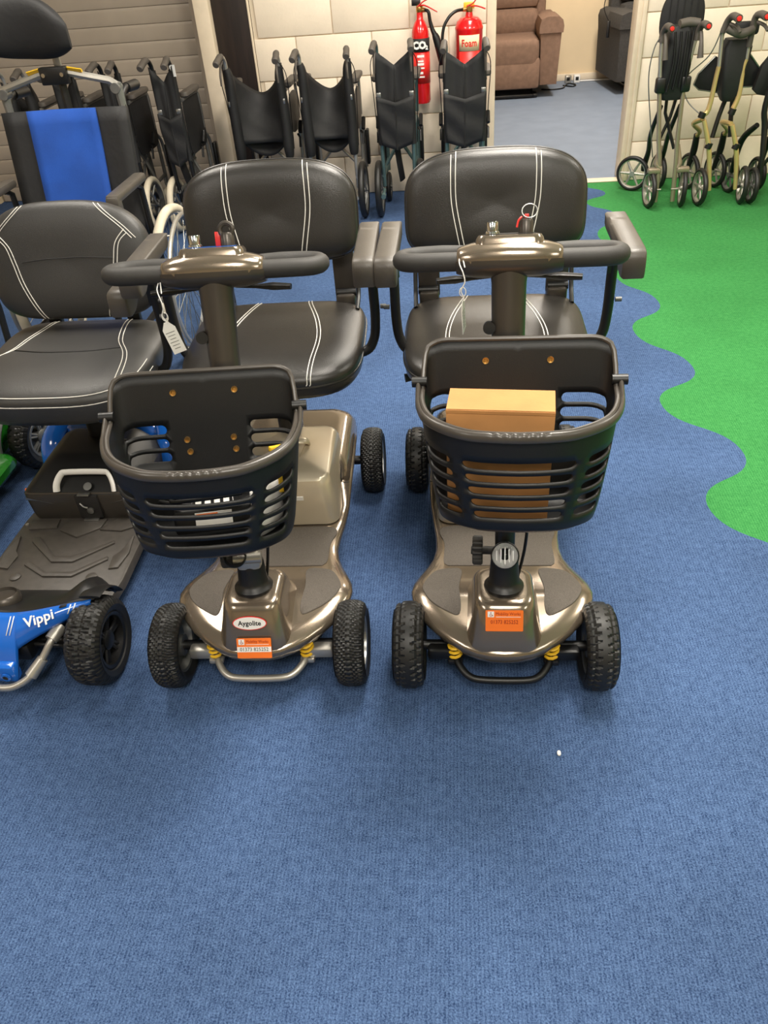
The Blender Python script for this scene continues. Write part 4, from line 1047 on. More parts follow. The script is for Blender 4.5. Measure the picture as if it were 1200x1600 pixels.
def folded_chair(loc, rz, w, label, style='saddle', frame='greymetal', group='folded wheelchairs', top=.885, lever=True, pads=True, guards=True, wheels='black', footrest=True, lean=0.0, ptag=False, wr=.155, bag=True, fabm='fabric', gm='padgrey'):
    t = thing('folded_wheelchair', label, 'wheelchair', (loc[0], loc[1], 0), rz, group)
    hw = w / 2
    for sg in (-1, 1):
        p = MB(); x = sg * hw
        p.tube([(x, .03, .17), (x, .0, .40), (x, 0, .70), (x, -.002, top - .055), (x, -.02, top - .012), (x + sg * .004, -.055, top + .004), (x + sg * .008, -.10, top - .004)], .0115, 10, sm=5); po = p.build('back_post', frame if gm == 'padgrey' else 'black', t)
        g = MB(); g.tube([(x + sg * .004, -.045, top + .004), (x + sg * .006, -.07, top + .003), (x + sg * .009, -.105, top - .006), (x + sg * .011, -.145, top - .018), (x + sg * .012, -.155, top - .022)], [.015, .0175, .0165, .0185, .015], 12, sm=4)
        for k in range(4): pass
        g.build('push_grip', 'padgrey', t)
        c = MB(); c.cyl((x, 0, .628), (x, 0, .645), .0165, 12); c.box((x, -.012, .655), (.026, .03, .028), b=.004); c.build('fold_clip', 'steel', po)
        if lever:
            l = MB(); l.tube([(x + sg * .004, -.04, top - .02), (x + sg * .004, -.085, top - .035), (x + sg * .006, -.115, top - .075), (x + sg * .008, -.12, top - .125)], [(.006, .005), (.007, .006), (.0075, .006), (.006, .004)], 8, sm=5); l.build('brake_lever', 'padgrey', t)
            cbl = MB(); cbl.tube([(x, -.05, top - .03), (x + sg * .035, -.02, top - .10), (x + sg * .03, .02, .62), (x + sg * .02, .03, .40)], .0025, 6, sm=6); cbl.build('brake_cable', 'black', t)
        sf = MB()
        sf.tube([(x, .0, .48), (x, .20, .475), (x, .345, .47), (x, .375, .44), (x, .385, .25), (x, .38, .17)], .011, 10, sm=4)
        sf.tube([(x, .01, .23), (x, .2, .23), (x, .375, .235)], .0105, 10)
        sf.tube([(x + sg * .01, .03, .70), (x + sg * .012, .30, .70), (x + sg * .012, .34, .66), (x + sg * .01, .35, .50)], .010, 10, sm=4)
        sf.build('side_frame', frame, t)
        if pads:
            ap = MB(); ap.prism(rrect(.05, .27, .02, 4, x + sg * .018, .185), .708, .737, b=.008); ap.build('arm_pad', 'padgrey', t)
        if guards:
            gd = MB(); gd.prism([sup(.145 if gm == 'padgrey' else .175, .105 if gm == 'padgrey' else .15, 2.6 if gm == 'padgrey' else 6, 2 * PI * i / 28) for i in range(28)], 0, .004, T=Matrix(((0, 0, 1, x + sg * .012), (1, 0, 0, .195), (0, 1, 0, .565), (0, 0, 0, 1)))); gd.build('skirt_guard', gm, t)
        spoked(t, wr, .018 if wr < .2 else .016, TR(x + sg * .03, .03, wr), wheels, spokes=6 if wr < .2 else 24)
        spoked(t, .085, .014, TR(x + sg * .0, .33, .085), 'rubber' if wheels == 'rubber' else 'greytyre', name='castor', spokes=4)
        ck = MB(); ck.tube([(x, .37, .22), (x, .36, .19), (x + sg * .022, .335, .15), (x + sg * .022, .33, .085)], .008, 8); ck.build('castor_fork', frame, t)
        if footrest:
            fr = MB(); fr.tube([(x + sg * .004, .39, .46), (x + sg * .01, .43, .40), (x + sg * .012, .46, .18)], .010, 8, sm=4); fr.build('footrest_hanger', frame, t)
            fp = MB(); fp.box((x + sg * .03, .445, .30), (.020, .055, .20), b=.006); fp.build('footplate', 'black', t)
            tp = MB(); tp.cyl((x + sg * .0, -.01, .16), (x + sg * .0, -.09, .15), .010, 10); tp.cyl((x, -.085, .15), (x, -.115, .147), .014, 10); tp.build('tipping_lever', frame, t)
        bk = MB(); bk.tube([(x + sg * .02, .20, .44), (x + sg * .035, .17, .43), (x + sg * .035, .15, .38)], .007, 8); bk.cyl((x + sg * .035, .20, .45), (x + sg * .035, .25, .50), .012, 8); bk.build('parking_brake', 'black', t)
    # back upholstery with its folded sag
    if style == 'saddle':
        def f(u, v):
            s = u * 2 - 1; zt = top - .045 - .165 * (1 - abs(s) ** 1.8) ** 1.0; z = .44 + (zt - .44) * v
            return (s * (hw + .014), -.013 + (.045 + .13 * (v ** 1.2)) * (1 - abs(s) ** 2.2) + .004 * sin(v * 14 + s * 4), z)
        s = MB(); s.grid(21, 14, f)
        s.build('back_upholstery', fabm, t, solid=.008, ang=60)
        s = MB(); s.grid(21, 12, lambda u, v: ((u * 2 - 1) * (hw - .006), .03 + .13 * (1 - abs(u * 2 - 1) ** 2) * (.4 + .6 * v) + .20 * v * 0, .355 + .20 * v + .10 * (abs(u * 2 - 1) ** 2))); s.build('seat_upholstery', fabm, t, solid=.008, ang=60)
        for sg in (-1, 1):
            sl_ = MB(); sl_.tube([(sg * (hw - .006), .012, .36), (sg * (hw - .006), .01, .42), (sg * (hw - .004), .008, .60), (sg * (hw - .008), .006, top - .12), (sg * hw, .0, top - .06)], [(.022, .03), (.030, .040), (.028, .038), (.026, .034), (.018, .022)], 14, sm=4, flat=(1, 0, 0)); sl_.build('post_sleeve', fabm, t)
    else:
        def f(u, v):
            s = u * 2 - 1; zt = top - .030 - .075 * (1 - abs(s)); z = .60 + (zt - .60) * v
            return (s * (hw + .012), -.020 + .012 * (1 - abs(s)) * v + .003 * sin(s * 9), z)
        s = MB(); s.grid(17, 8, f); s.build('back_upholstery', fabm, t, solid=.007, ang=60)
        def g_(u, v):
            s = u * 2 - 1; z = .375 + .03 * abs(s) + (.62 + .03 * abs(s) - .375 - .03 * abs(s)) * v
            return (s * (hw + .016 - .02 * (1 - v) * (1 - v)), -.030 - .010 * (1 - abs(s)) + .004 * sin(v * 11 + s * 3), z)
        s = MB(); s.grid(17, 12, g_); s.build('back_pouch', fabm, t, solid=.007, ang=60)
        s = MB(); s.tube([(0, -.044, .38), (0, -.044, .5), (0, -.036, .62), (0, -.018, .70), (0, -.008, top - .105)], .004, 6); s.build('centre_fold', fabm, t)
        for sg in (-1, 1):
            sl_ = MB(); sl_.tube([(sg * hw, 0, .40), (sg * hw, -.001, top - .05)], .017, 12); sl_.build('post_sleeve', fabm, t)
        s = MB(); s.tube([(-.01, .02, .42), (.0, .05, .30), (.012, .10, .18)], [(.022, .006)] * 3, 8); s.build('seat_strap', fabm, t)
    xb = MB()
    xb.tube([(-hw, .20, .47), (hw * .2, .21, .35), (hw, .22, .24)], .010, 8); xb.tube([(hw, .24, .47), (-hw * .2, .23, .35), (-hw, .22, .24)], .010, 8); xb.cyl((0, .19, .355), (0, .26, .355), .010, 10); xb.build('cross_brace', frame, t)
    if ptag:
        c = MB(); c.box((hw + .012, -.018, top - .055), (.028, .002, .055)); c.build('label_card', 'white', t)
    return t
folded_chair((-1.10, 4.72), .0, .295, 'folded black wheelchair with wide gap, against the dark door frame', 'saddle', 'silver', wheels='rubber')
folded_chair((-.708, 4.72), .0, .262, 'folded black wheelchair, second from the dark door frame', 'saddle', 'silver', wheels='rubber')
folded_chair((-.33, 4.72), .0, .180, 'narrow folded black wheelchair with teal grey frame below the red slim extinguisher', 'pouch', 'teal', wheels='rubber', top=.90, guards=False)
folded_chair((.048, 4.70), .0, .200, 'narrow folded black wheelchair below the foam extinguisher by the doorway', 'pouch', 'teal', wheels='rubber', guards=False)
folded_chair((-1.565, 4.60), .0, .105, 'tightly folded black wheelchair with white tag beside the pale post', 'pouch', 'greymetal', wheels='greytyre', top=.905, lever=False, gm='fabric', ptag=True)
folded_chair((-1.865, 4.62), .0, .085, 'tightly folded black wheelchair behind the right end of the headrest bar', 'pouch', 'greymetal', wheels='greytyre', top=.90, lever=False, gm='fabric')
folded_chair((-2.12, 4.60), .0, .10, 'tightly folded black wheelchair behind the headrest bracket', 'pouch', 'greymetal', wheels='greytyre', top=.885, lever=False, gm='fabric')
folded_chair((-2.37, 4.55), .0, .12, 'folded wheelchair with pale silver frame at the left edge before the shutter', 'saddle', 'silver', wheels='greytyre', top=.90, lever=False)
# blue backed attendant chair with headrest, open and facing the camera
bw = thing('wheelchair', 'open wheelchair with blue panelled back and black headrest behind the blue scooter', 'wheelchair', (-1.405, 2.95, 0))
for sg in (-1, 1):
    p = MB(); x = sg * .215
    p.tube([(x, -.05, .30), (x, -.02, .55), (x, .03, .80), (x, .055, .96), (x, .10, 1.0), (x, .17, 1.0)], .0125, 10, sm=5); p.build('back_post', 'black', bw)
    g = MB(); g.tube([(x, .12, 1.0), (x, .22, .995)], [.017, .018], 12); g.build('push_grip', 'black', bw)
    a = MB(); a.box((sg * .25, -.19, .735), (.048, .30, .030), b=.010); a.box((sg * .25, -.325, .718), (.047, .040, .055), b=.010); a.build('arm_pad', 'armpad', bw)
    a = MB(); a.tube([(sg * .25, -.05, .50), (sg * .25, -.06, .70), (sg * .25, -.10, .72)], .011, 8); a.tube([(sg * .25, -.28, .72), (sg * .25, -.28, .50)], .011, 8); a.tube([(x, .0, .49), (x, -.42, .49), (x, -.46, .42), (x, -.50, .15)], .012, 8, sm=3); a.tube([(x, 0, .25), (x, -.40, .25)], .012, 8); a.build('side_frame', 'black', bw)
    spoked(bw, .30, .017, TR(sg * .285, .05, .30), 'greytyre', spokes=28, hand='silver', face=sg)
    spoked(bw, .09, .015, TR(sg * .22, -.36, .09), 'greytyre', name='castor', spokes=4)
    c = MB(); c.tube([(sg * .22, -.40, .25), (sg * .235, -.38, .15), (sg * .235, -.36, .09)], .009, 8); c.build('castor_fork', 'black', bw)
    c = MB(); c.box((sg * .11, -.53, .14), (.16, .12, .012), b=.004); c.build('footplate', 'black', bw)
def bp(u, v, x0, x1):
    s = u; x = x0 + (x1 - x0) * s
    return (x, -.055 + .085 * v - .030 * 0 + .018 * (1 - (x / .23) ** 2), .53 + .425 * v)
s = MB(); s.grid(13, 10, lambda u, v: bp(u, v, -.232, .232)); bko = s.build('back_upholstery', 'fabric', bw, solid=.03, off=0, ang=60)
s = MB(); s.grid(11, 10, lambda u, v: tuple(Vector(bp(u, v, -.135, .122)) + Vector((0, -.022 - .004 * sin(v * 9 + u * 5) * u, .003)))); s.build('blue_panel', 'bluefab', bko, solid=.012, off=0, ang=60)
s = MB(); s.box((0, -.24, .51), (.42, .42, .05), b=.015); s.build('seat_cushion', 'fabric', bw)
hr = MB(); hr.tube([(-.235, .05, 1.005), (-.215, .05, 1.025), (-.06, .05, 1.065), (.045, .05, 1.068), (.19, .05, 1.035), (.212, .05, 1.02)], [(.0125, .0125)] * 6, 8); hro = hr.build('headrest_bar', 'silver', bw)
for sg in (-1, 1):
    h = MB(); h.tube([(sg * .212, .05, 1.025), (sg * .215, .052, .93)], [(.017, .014), (.014, .012)], 8); h.cyl((sg * .208, .03, 1.012), (sg * .208, .07, 1.012), .017, 14); h.build('bar_clamp', 'greymetal', hro)
    h = MB(); h.tube([(sg * .05, .045, 1.079), (sg * .10, .045, 1.070)], [(.004, .012)] * 2, 6); h.build('warning_label', 'yellow', hro)
h = MB(); h.box((0, .038, 1.062), (.098, .03, .055), b=.004); ho = h.build('headrest_bracket', 'black', hro)
for sg in (-1, 1): h = MB(); h.cyl((sg * .034, .024, 1.066), (sg * .034, .018, 1.066), .007, 10); h.build('bolt', 'chrome', ho)
h = MB(); h.box((.012, .06, 1.125), (.026, .012, .12), b=.003); h.box((-.03, .055, 1.165), (.10, .02, .012), b=.003); h.build('headrest_stem', 'silver', bw)
h = MB(); h.tube([(.012, .055, 1.04), (.012, .05, .95)], .014, 8); h.build('headrest_tube', 'black', bw)
def hp_(u, v):
    a = 2 * PI * v; x = (u * 2 - 1)
    th_ = .040 * (1 - abs(x) ** 6 * .8); hh = .096 * (1 - abs(x) ** 2.6 * .62)
    return (-.075 + x * .185, .05 - .05 * x * x * 1.2 + th_ * math.copysign(abs(cos(a)) ** .8, cos(a)), 1.193 + .018 * (1 - x * x) - .035 * x * .35 + hh * math.copysign(abs(sin(a)) ** .7, sin(a)))
R = [[hp_(i / 24, j / 28) for j in range(28)] for i in range(25)]
MB().rings(R).build('headrest_pad', 'fabric', bw, ang=70)

# ------------------------------------------------------------------ fire extinguishers on the back wall
def ext_co2(x, y):
    t = thing('fire_extinguisher', 'slim red fire extinguisher with black label and hose horn on the wall', 'extinguisher', (x, y, 0), 0, 'wall fire extinguishers')
    c = MB(); c.lathe([(0, .525), (.045, .528), (.050, .54), (.050, .868), (.0485, .89), (.042, .915), (.030, .938), (.020, .952), (.018, .985), (0, .985)], 32); co = c.build('cylinder', 'red', t)
    c = MB(); c.lathe([(.0508, .795), (.0508, .862)], 32, caps=False); c.build('black_band', 'ink', co, solid=.0006)
    c = MB(); c.lathe([(.0508, .635), (.0508, .790)], 32, caps=False); c.build('instruction_label', 'redplastic', co, solid=.0006)
    c = MB()
    for i, (z, w) in enumerate(((.775, .05), (.75, .04), (.735, .045), (.715, .05), (.69, .03), (.67, .05))): c.box((.0, -.0515, z), (w * .8, .0012, .008 if i % 2 else .012))
    c.build('label_print', 'white', co)
    text('CO', .050, TR(-.006, -.0525, .828) @ RX(PI / 2), 'white', co, bold=.003, ext=.001)
    text('2', .026, TR(.036, -.050, .816) @ RX(PI / 2), 'white', co, bold=.0015, ext=.001)
    v = MB(); v.lathe([(.016, .983), (.02, .99), (.02, 1.012), (.014, 1.02), (0, 1.02)], 16); v.cyl((0, 0, .995), (.03, -.01, .995), .012, 12); v.build('valve', 'brass', t)
    for z0, z1 in ((1.018, .985), (1.03, 1.06)):
        l = MB(); l.tube([(-.01, -.005, 1.012), (.03, -.03, z0 + (.0 if z1 < 1 else .01)), (.10, -.05, z1)], [(.011, .004), (.010, .004), (.008, .003)], 8, sm=4, flat=(0, 1, 0)); l.build('squeeze_lever', 'red', t)
    l = MB(); l.box((-.02, .03, 1.03), (.05, .03, .03), b=.003); l.build('wall_bracket', 'black', t)
    h = MB(); h.tube([(.03, -.01, .995), (.05, -.02, .985), (.058, -.02, .94), (.07, -.02, .90), (.085, -.02, .87)], [.009, .009, .010, .012, .016], 12, sm=5); h.tube([(.083, -.02, .875), (.09, -.02, .86), (.14, -.018, .70), (.143, -.018, .69)], [.017, .021, .027, .024], 14); h.build('hose_horn', 'black', t)
    return t
ext_co2(-.200, 5.155)
fx = thing('fire_extinguisher', 'wide red foam fire extinguisher with cream label on the wall by the doorway', 'extinguisher', (.077, 5.14, 0), 0, 'wall fire extinguishers')
c = MB(); c.lathe([(0, .50), (.07, .503), (.078, .52), (.078, .885), (.0795, .89), (.0795, .90), (.077, .905), (.070, .928), (.050, .946), (.022, .953), (.018, .975), (0, .975)], 36); co = c.build('cylinder', 'red', fx)
c = MB(); c.rings([[(.0788 * sin(a), -.0788 * cos(a), z) for a in (rad(-46 + 92 * i / 16) for i in range(17))] for z in (.79, .868)], closed=False, cap0=False, cap1=False); fl = c.build('foam_label', 'plaster', co, solid=.0008)
c = MB(); c.rings([[(.0788 * sin(a), -.0788 * cos(a), z) for a in (rad(-46 + 92 * i / 16) for i in range(17))] for z in (.60, .788)], closed=False, cap0=False, cap1=False); c.build('instruction_label', 'redplastic', co, solid=.0008)
mt = text('Foam', .050, Matrix.Identity(4), 'redplastic', fl, bold=.001, ext=.0006, sx=.82)
for v in mt.data.vertices:
    a = v.co.x / .0795; v.co = Vector((.0800 * sin(a), -.0800 * cos(a) - v.co.z, .828 + v.co.y))
v = MB(); v.lathe([(.018, .97), (.02, .975), (.02, .995), (0, .998)], 16); v.cyl((0, 0, .985), (-.035, -.01, .985), .010, 12); v.cyl((0, -.02, .99), (0, -.03, .99), .012, 14); v.build('valve', 'brass', fx)
for pts in ([(-.01, 0, 1.0), (.03, -.02, 1.02), (.06, -.03, 1.075)], [(-.01, 0, .995), (.04, -.03, 1.0), (.09, -.045, .985)]):
    l = MB(); l.tube(pts, [(.010, .004)] * 3, 8, sm=4, flat=(0, 1, 0)); l.build('squeeze_lever', 'red', fx)
h = MB(); h.tube([(-.035, -.01, .985), (-.075, -.04, .982), (-.115, -.06, .955), (-.145, -.07, .90), (-.150, -.07, .80), (-.13, -.05, .62)], .0085, 12, sm=6); h.build('hose', 'black', fx)
l = MB(); l.box((0, .03, 1.0), (.06, .04, .03), b=.003); l.build('wall_bracket', 'yellow', fx)

# ------------------------------------------------------------------ folded rollators by the right wall
def rwheel(parent, R, T, col='silver'):
    w = MB(T); w.lathe([(R - .012 + .012 * cos(a) * (1 if cos(a) > 0 else .8), .0135 * sin(a)) for a in (2 * PI * i / 12 for i in range(12))], 36, T=RY(PI / 2), closed=True); wo = w.build('wheel', 'rubber', parent)
    r = MB(T); r.lathe([(R - .025, -.010), (R - .020, -.012), (R - .020, .012), (R - .025, .010)], 32, T=RY(PI / 2), closed=True)
    for k in range(6): a = 2 * PI * k / 6; r.tube([(0, .01 * cos(a), .01 * sin(a)), (0, (R - .021) * cos(a), (R - .021) * sin(a))], [(.006, .010), (.006, .006)], 6, flat=(1, 0, 0))
    r.lathe([(0, -.014), (.015, -.014), (.015, .014), (0, .014)], 14, T=RY(PI / 2)); r.build('rim', col, wo)
    return wo
r1 = thing('folded_rollator', 'folded pewter rollator with round black back pad, next to the doorway trim', 'rollator', (1.185, 4.66, 0), 0, 'folded rollators')
for sg, fx_, hx in ((-1, (-.055, -.062, -.084, -.121, -.133, -.140), -.10), (1, (.040, .028, .016, .006, .02, .034), .06)):
    z = (.035, .24, .37, .655, .76, .865)
    f = MB(); f.tube([(fx_[i], .0 + .02 * i * 0, z[i]) for i in range(4)], [(.014, .012), (.015, .013), (.014, .012), (.013, .011)], 10, sm=3); fo = f.build('front_leg', 'pewter', r1)
    f = MB(); f.tube([(fx_[i], .0, z[i]) for i in (3, 4, 5)], .0105, 10); f.build('handle_tube', 'silver', r1)
    f = MB(); f.tube([(fx_[5], 0, z[5] - .04), (fx_[5] + .005, -.005, z[5] + .005), (fx_[5] + .01, -.05, z[5] + .035), (fx_[5] + .02, -.11, z[5] + .03)], [.016, .017, .016, .018], 12, sm=5); f.build('hand_grip', 'padgrey', r1)
    f = MB(); f.lathe([(0, 0), (.011, 0), (.009, .006), (0, .008)], 14, T=TR(fx_[5] + .02, -.113, z[5] + .03) @ RX(PI / 2)); f.build('grip_reflector', 'redplastic', r1)
    f = MB(); f.tube([(fx_[5] + .01, -.03, z[5] - .0), (fx_[5] + .01, -.06, z[5] - .04), (fx_[5] + .014, -.07, z[5] - .11)], [.008, .010, .016], 10, sm=4); f.build('brake_lever', 'padgrey', r1)
    f = MB(); f.box((fx_[3] + .006, 0, .63), (.05, .045, .075), b=.01); f.build('clamp', 'black', r1)
    f = MB(); f.tube([(fx_[2], .05, .52), (fx_[2] - .01, .16, .36), (fx_[1] - .0, .30, .235), (fx_[1] + .0, .36, .15), (fx_[1], .38, .11)], [.011, .012, .014, .018, .012], 10, sm=5); f.build('rear_leg', 'black', r1)
    f = MB(); f.tube([(fx_[1] + .0, .02, .33), (fx_[1] + .02 * sg, -.0, .24), (fx_[0] - .03 * -sg * 0, .0, .215)], [.012, .014, .016], 10); f.box((fx_[0] + sg * .03, .0, .205), (.07, .035, .03), b=.008); f.build('wheel_fork', 'pewter', r1)
    rwheel(r1, .10, TR(sg * .092 + (-.0 if sg < 0 else 0), .02, .10) @ RZ4(sg * -.12))
    f = MB(); f.cyl((sg * .092, .02, .10), (fx_[0], 0, .10), .007, 8); f.cyl((fx_[0] - .02, -.012, .105), (fx_[0] + .02, -.012, .105), .004, 8); f.build('axle', 'silver', r1)
rwheel(r1, .10, TR(-.125, .36, .10) @ RZ4(1.05)); rwheel(r1, .10, TR(.03, .38, .10) @ RZ4(.2))
f = MB(); f.tube([(.02, .06, .30), (-.05, .08, .48), (-.055, .08, .66)], .009, 8); f.build('cross_brace', 'black', r1)
f = MB(); f.tube([(-.07, .07, .33), (-.02, .08, .46), (.01, .08, .62)], .009, 8); f.build('cross_brace', 'black', r1)
f = MB(); R = []
for z, w, d in ((.555, .05, .05), (.58, .066, .06), (.72, .072, .07), (.80, .062, .07), (.87, .055, .06), (.89, .045, .05)):
    R.append([(-.045 + x, .05 + y, z) for x, y in rrect(2 * w, 2 * d, .025, 5)])
f.rings(R); f.build('folded_seat', 'fabric', r1, ang=50)
f = MB()
for i in range(4): f.tube([(-.085 + .03 * i, -.025, .60 + .01 * i), (-.07 + .025 * i, -.028, .74), (-.08 + .03 * i, -.02, .87)], .006, 6, sm=4)
f.build('fold_strap', 'black', r1)['kind'] = 'stuff'
f = MB(); f.prism([sup(.112, .150, 2.25, 2 * PI * i / 40) for i in range(40)], -.014, .014, b=.008, T=TR(.0, .22, .895) @ RX(PI / 2)); pd = f.build('back_pad', 'fabric', r1)
f = MB()
for i in range(5): f.tube([(-.07 + .035 * i, .205, .80), (-.07 + .035 * i, .205, .99)], .003, 6)
f.build('pad_rib', 'fabric', pd)['kind'] = 'stuff'
f = MB(); f.tube([(-.14, -.01, .86), (-.17, .0, .80), (-.175, .02, .66), (-.12, .05, .40), (-.08, .1, .25)], .003, 6, sm=6); f.build('brake_cable', 'greymetal', r1)
f = MB(); f.tube([(-.06, .0, .90), (-.01, .01, .905), (.04, .0, .90)], [.02, .022, .018], 12, sm=4); f.build('folding_strap_loop', 'padgrey', r1)

r2 = thing('folded_rollator', 'folded pale gold rollator with black bag, leaning by the white block wall', 'rollator', (1.455, 4.66, 0), 0, 'folded rollators')
LT = [(-.035, .085), (-.06, .22), (-.082, .32), (-.13, .45)]; LU = [(-.145, .475), (-.115, .50), (-.104, .655), (-.100, .70)]; LW = [(-.100, .70), (-.113, .87)]
RT = [(.105, .085), (.085, .22), (.063, .31), (.022, .42)]; RU = [(.008, .485), (.028, .56), (.024, .68), (.031, .725)]; RW = [(.031, .725), (.030, .80)]
for sg, lo_, up_, wh in ((-1, LT, LU, LW), (1, RT, RU, RW)):
    f = MB(); f.tube([(x, 0, z) for x, z in lo_], [.011, .013, .014, .012], 10, sm=4); f.build('front_leg', 'gold', r2)
    f = MB(); f.tube([(x, 0.005, z) for x, z in up_], [.014, .013, .0115, .011], 10, sm=4); f.build('frame_tube', 'gold', r2)
    f = MB(); f.tube([(x, 0.005, z) for x, z in wh], .010, 10); f.build('handle_tube', 'silver', r2)
    gx = -.10 if sg < 0 else .03
    f = MB(); f.tube([(wh[1][0], 0, wh[1][1] - .02), (gx - .0, -.01, .90), (gx + .01, -.05, .925), (gx + .02, -.12, .92)], [.014, .016, .017, .019], 12, sm=5); f.build('hand_grip', 'padgrey', r2)
    f = MB(); f.lathe([(0, 0), (.012, 0), (.010, .006), (0, .008)], 14, T=TR(gx + .02, -.123, .92) @ RX(PI / 2)); f.build('grip_reflector', 'redplastic', r2)
    f = MB(); f.tube([(gx + .01, -.03, .89), (gx + .03, -.08, .88), (gx + .04, -.11, .86)], [.008, .009, .007], 8, sm=4); f.build('brake_lever', 'padgrey', r2)
    for c_ in (lo_[2], up_[0]):
        f = MB(); f.cyl((c_[0] - .004, 0, c_[1] - .014), (c_[0] + .004, 0, c_[1] + .014), .0185, 12); f.build('clamp', 'black', r2)
    f = MB(); f.tube([(lo_[3][0], .02, lo_[3][1]), (lo_[3][0] - .02, .12, .41), (lo_[3][0] + .06, .26, .34), (lo_[3][0] + .065, .32, .30)], .0125, 10, sm=5); f.build('rear_leg', 'gold', r2)
    f = MB(); f.tube([(lo_[3][0] + .065, .32, .31), (lo_[3][0] + .068, .34, .22), (lo_[3][0] + .055, .36, .10)], [.017, .020, .014], 10, sm=4); f.build('rear_fork', 'black', r2)
    rwheel(r2, .10, TR(lo_[3][0] + .065, .36, .10) @ RZ4(.35))
    rwheel(r2, .10, TR(-.085 if sg < 0 else .148, .02, .10) @ RZ4(.10 * -sg))
    f = MB(); f.cyl((-.085 if sg < 0 else .148, .02, .10), (lo_[0][0], 0, .09), .008, 8); f.build('axle', 'black', r2)
f = MB(); f.tube([(-.05, .07, .345), (-.03, .08, .46), (.0, .08, .58)], .0125, 8, sm=3); f.build('cross_brace', 'black', r2)
f = MB(); f.tube([(.045, .07, .345), (.03, .08, .46), (.02, .08, .58)], .0125, 8, sm=3); f.build('cross_brace', 'black', r2)
f = MB(); R = []
for z, w, d in ((.53, .03, .04), (.56, .045, .055), (.68, .062, .06), (.78, .068, .055), (.815, .055, .05)):
    R.append([(-.015 + x, .055 + y, z) for x, y in rrect(2 * w, 2 * d, .02, 5)])
f.rings(R); f.build('folded_bag', 'fabric', r2, ang=50)
for sg in (-1, 1):
    f = MB(); O_ = [(-.07, .72), (-.09, .73), (-.165, .65), (-.18, .60), (-.15, .575), (-.04, .555)] if sg < 0 else [(.05, .72), (.08, .735), (.15, .66), (.165, .60), (.14, .575), (.05, .575)]
    f.prism(O_ if sg < 0 else O_[::-1], -.008, .008, b=.004, T=Matrix(((1, 0, 0, 0), (0, 0, -1, .14), (0, 1, 0, 0), (0, 0, 0, 1)))); w_ = f.build('seat_wing', 'fabric', r2)
    f = MB(); f.tube([(x, .128, z) for x, z in O_[1:]], .0035, 6); f.build('wing_piping', 'steel', w_)
f = MB(); f.box((.01, .03, .86), (.12, .04, .06), b=.012); f.build('back_strap', 'fabric', r2)
f = MB(); f.tube([(-.10, -.02, .87), (-.03, -.03, .845), (.03, -.02, .86)], [.018, .022, .018], 12, sm=4); f.build('cable_loop', 'padgrey', r2)
f = MB(); f.tube([(-.12, 0, .86), (-.15, .03, .75), (-.24, .08, .64), (-.22, .06, .54), (-.13, .02, .46)], .003, 6, sm=6); f.build('brake_cable', 'greymetal', r2)

r3 = thing('folded_rollator', 'dark folded rollator cut off by the right edge of the picture', 'rollator', (1.76, 4.66, 0), 0, 'folded rollators')
for sg in (-1, 1):
    f = MB(); x = sg * .075
    f.tube([(x, 0, .10), (x - .015, 0, .25), (x - .03, .02, .40), (x - .05, .02, .50), (x - .03, .02, .75), (x - .02, .0, .86)], [.011, .014, .016, .015, .012, .012], 10, sm=4); f.build('frame_tube', 'black', r3)
    f = MB(); f.tube([(x - .02, 0, .85), (x - .015, -.03, .90), (x, -.11, .90)], [.015, .016, .018], 10, sm=4); f.build('hand_grip', 'padgrey', r3)
    f = MB(); f.tube([(x - .06, .05, .40), (x - .09, .16, .30), (x - .09, .22, .12)], [.014, .018, .014], 10, sm=4); f.build('rear_fork', 'black', r3)
    rwheel(r3, .095, TR(x - .09, .24, .095) @ RZ4(.2), 'greymetal'); rwheel(r3, .095, TR(x + sg * .03, .02, .095), 'greymetal')
    f = MB(); f.cyl((x + sg * .03, .02, .095), (x, 0, .10), .008, 8); f.build('axle', 'black', r3)
f = MB(); f.tube([(-.10, .02, .42), (0, .0, .30), (.07, .0, .20)], [(.016, .008)] * 3, 8); f.build('cross_brace', 'black', r3)
f = MB(); f.tube([(.08, .03, .42), (0, .02, .30), (-.07, .02, .20)], [(.016, .008)] * 3, 8); f.build('cross_brace', 'black', r3)
f = MB(); f.prism([(-.19, .57), (-.16, .545), (.10, .50), (.12, .76), (-.05, .79), (-.12, .75), (-.17, .68)], -.02, .02, b=.01, T=Matrix(((1, 0, 0, 0), (0, 0, -1, .08), (0, 1, 0, 0), (0, 0, 0, 1)))); f.build('folded_seat', 'fabric', r3)

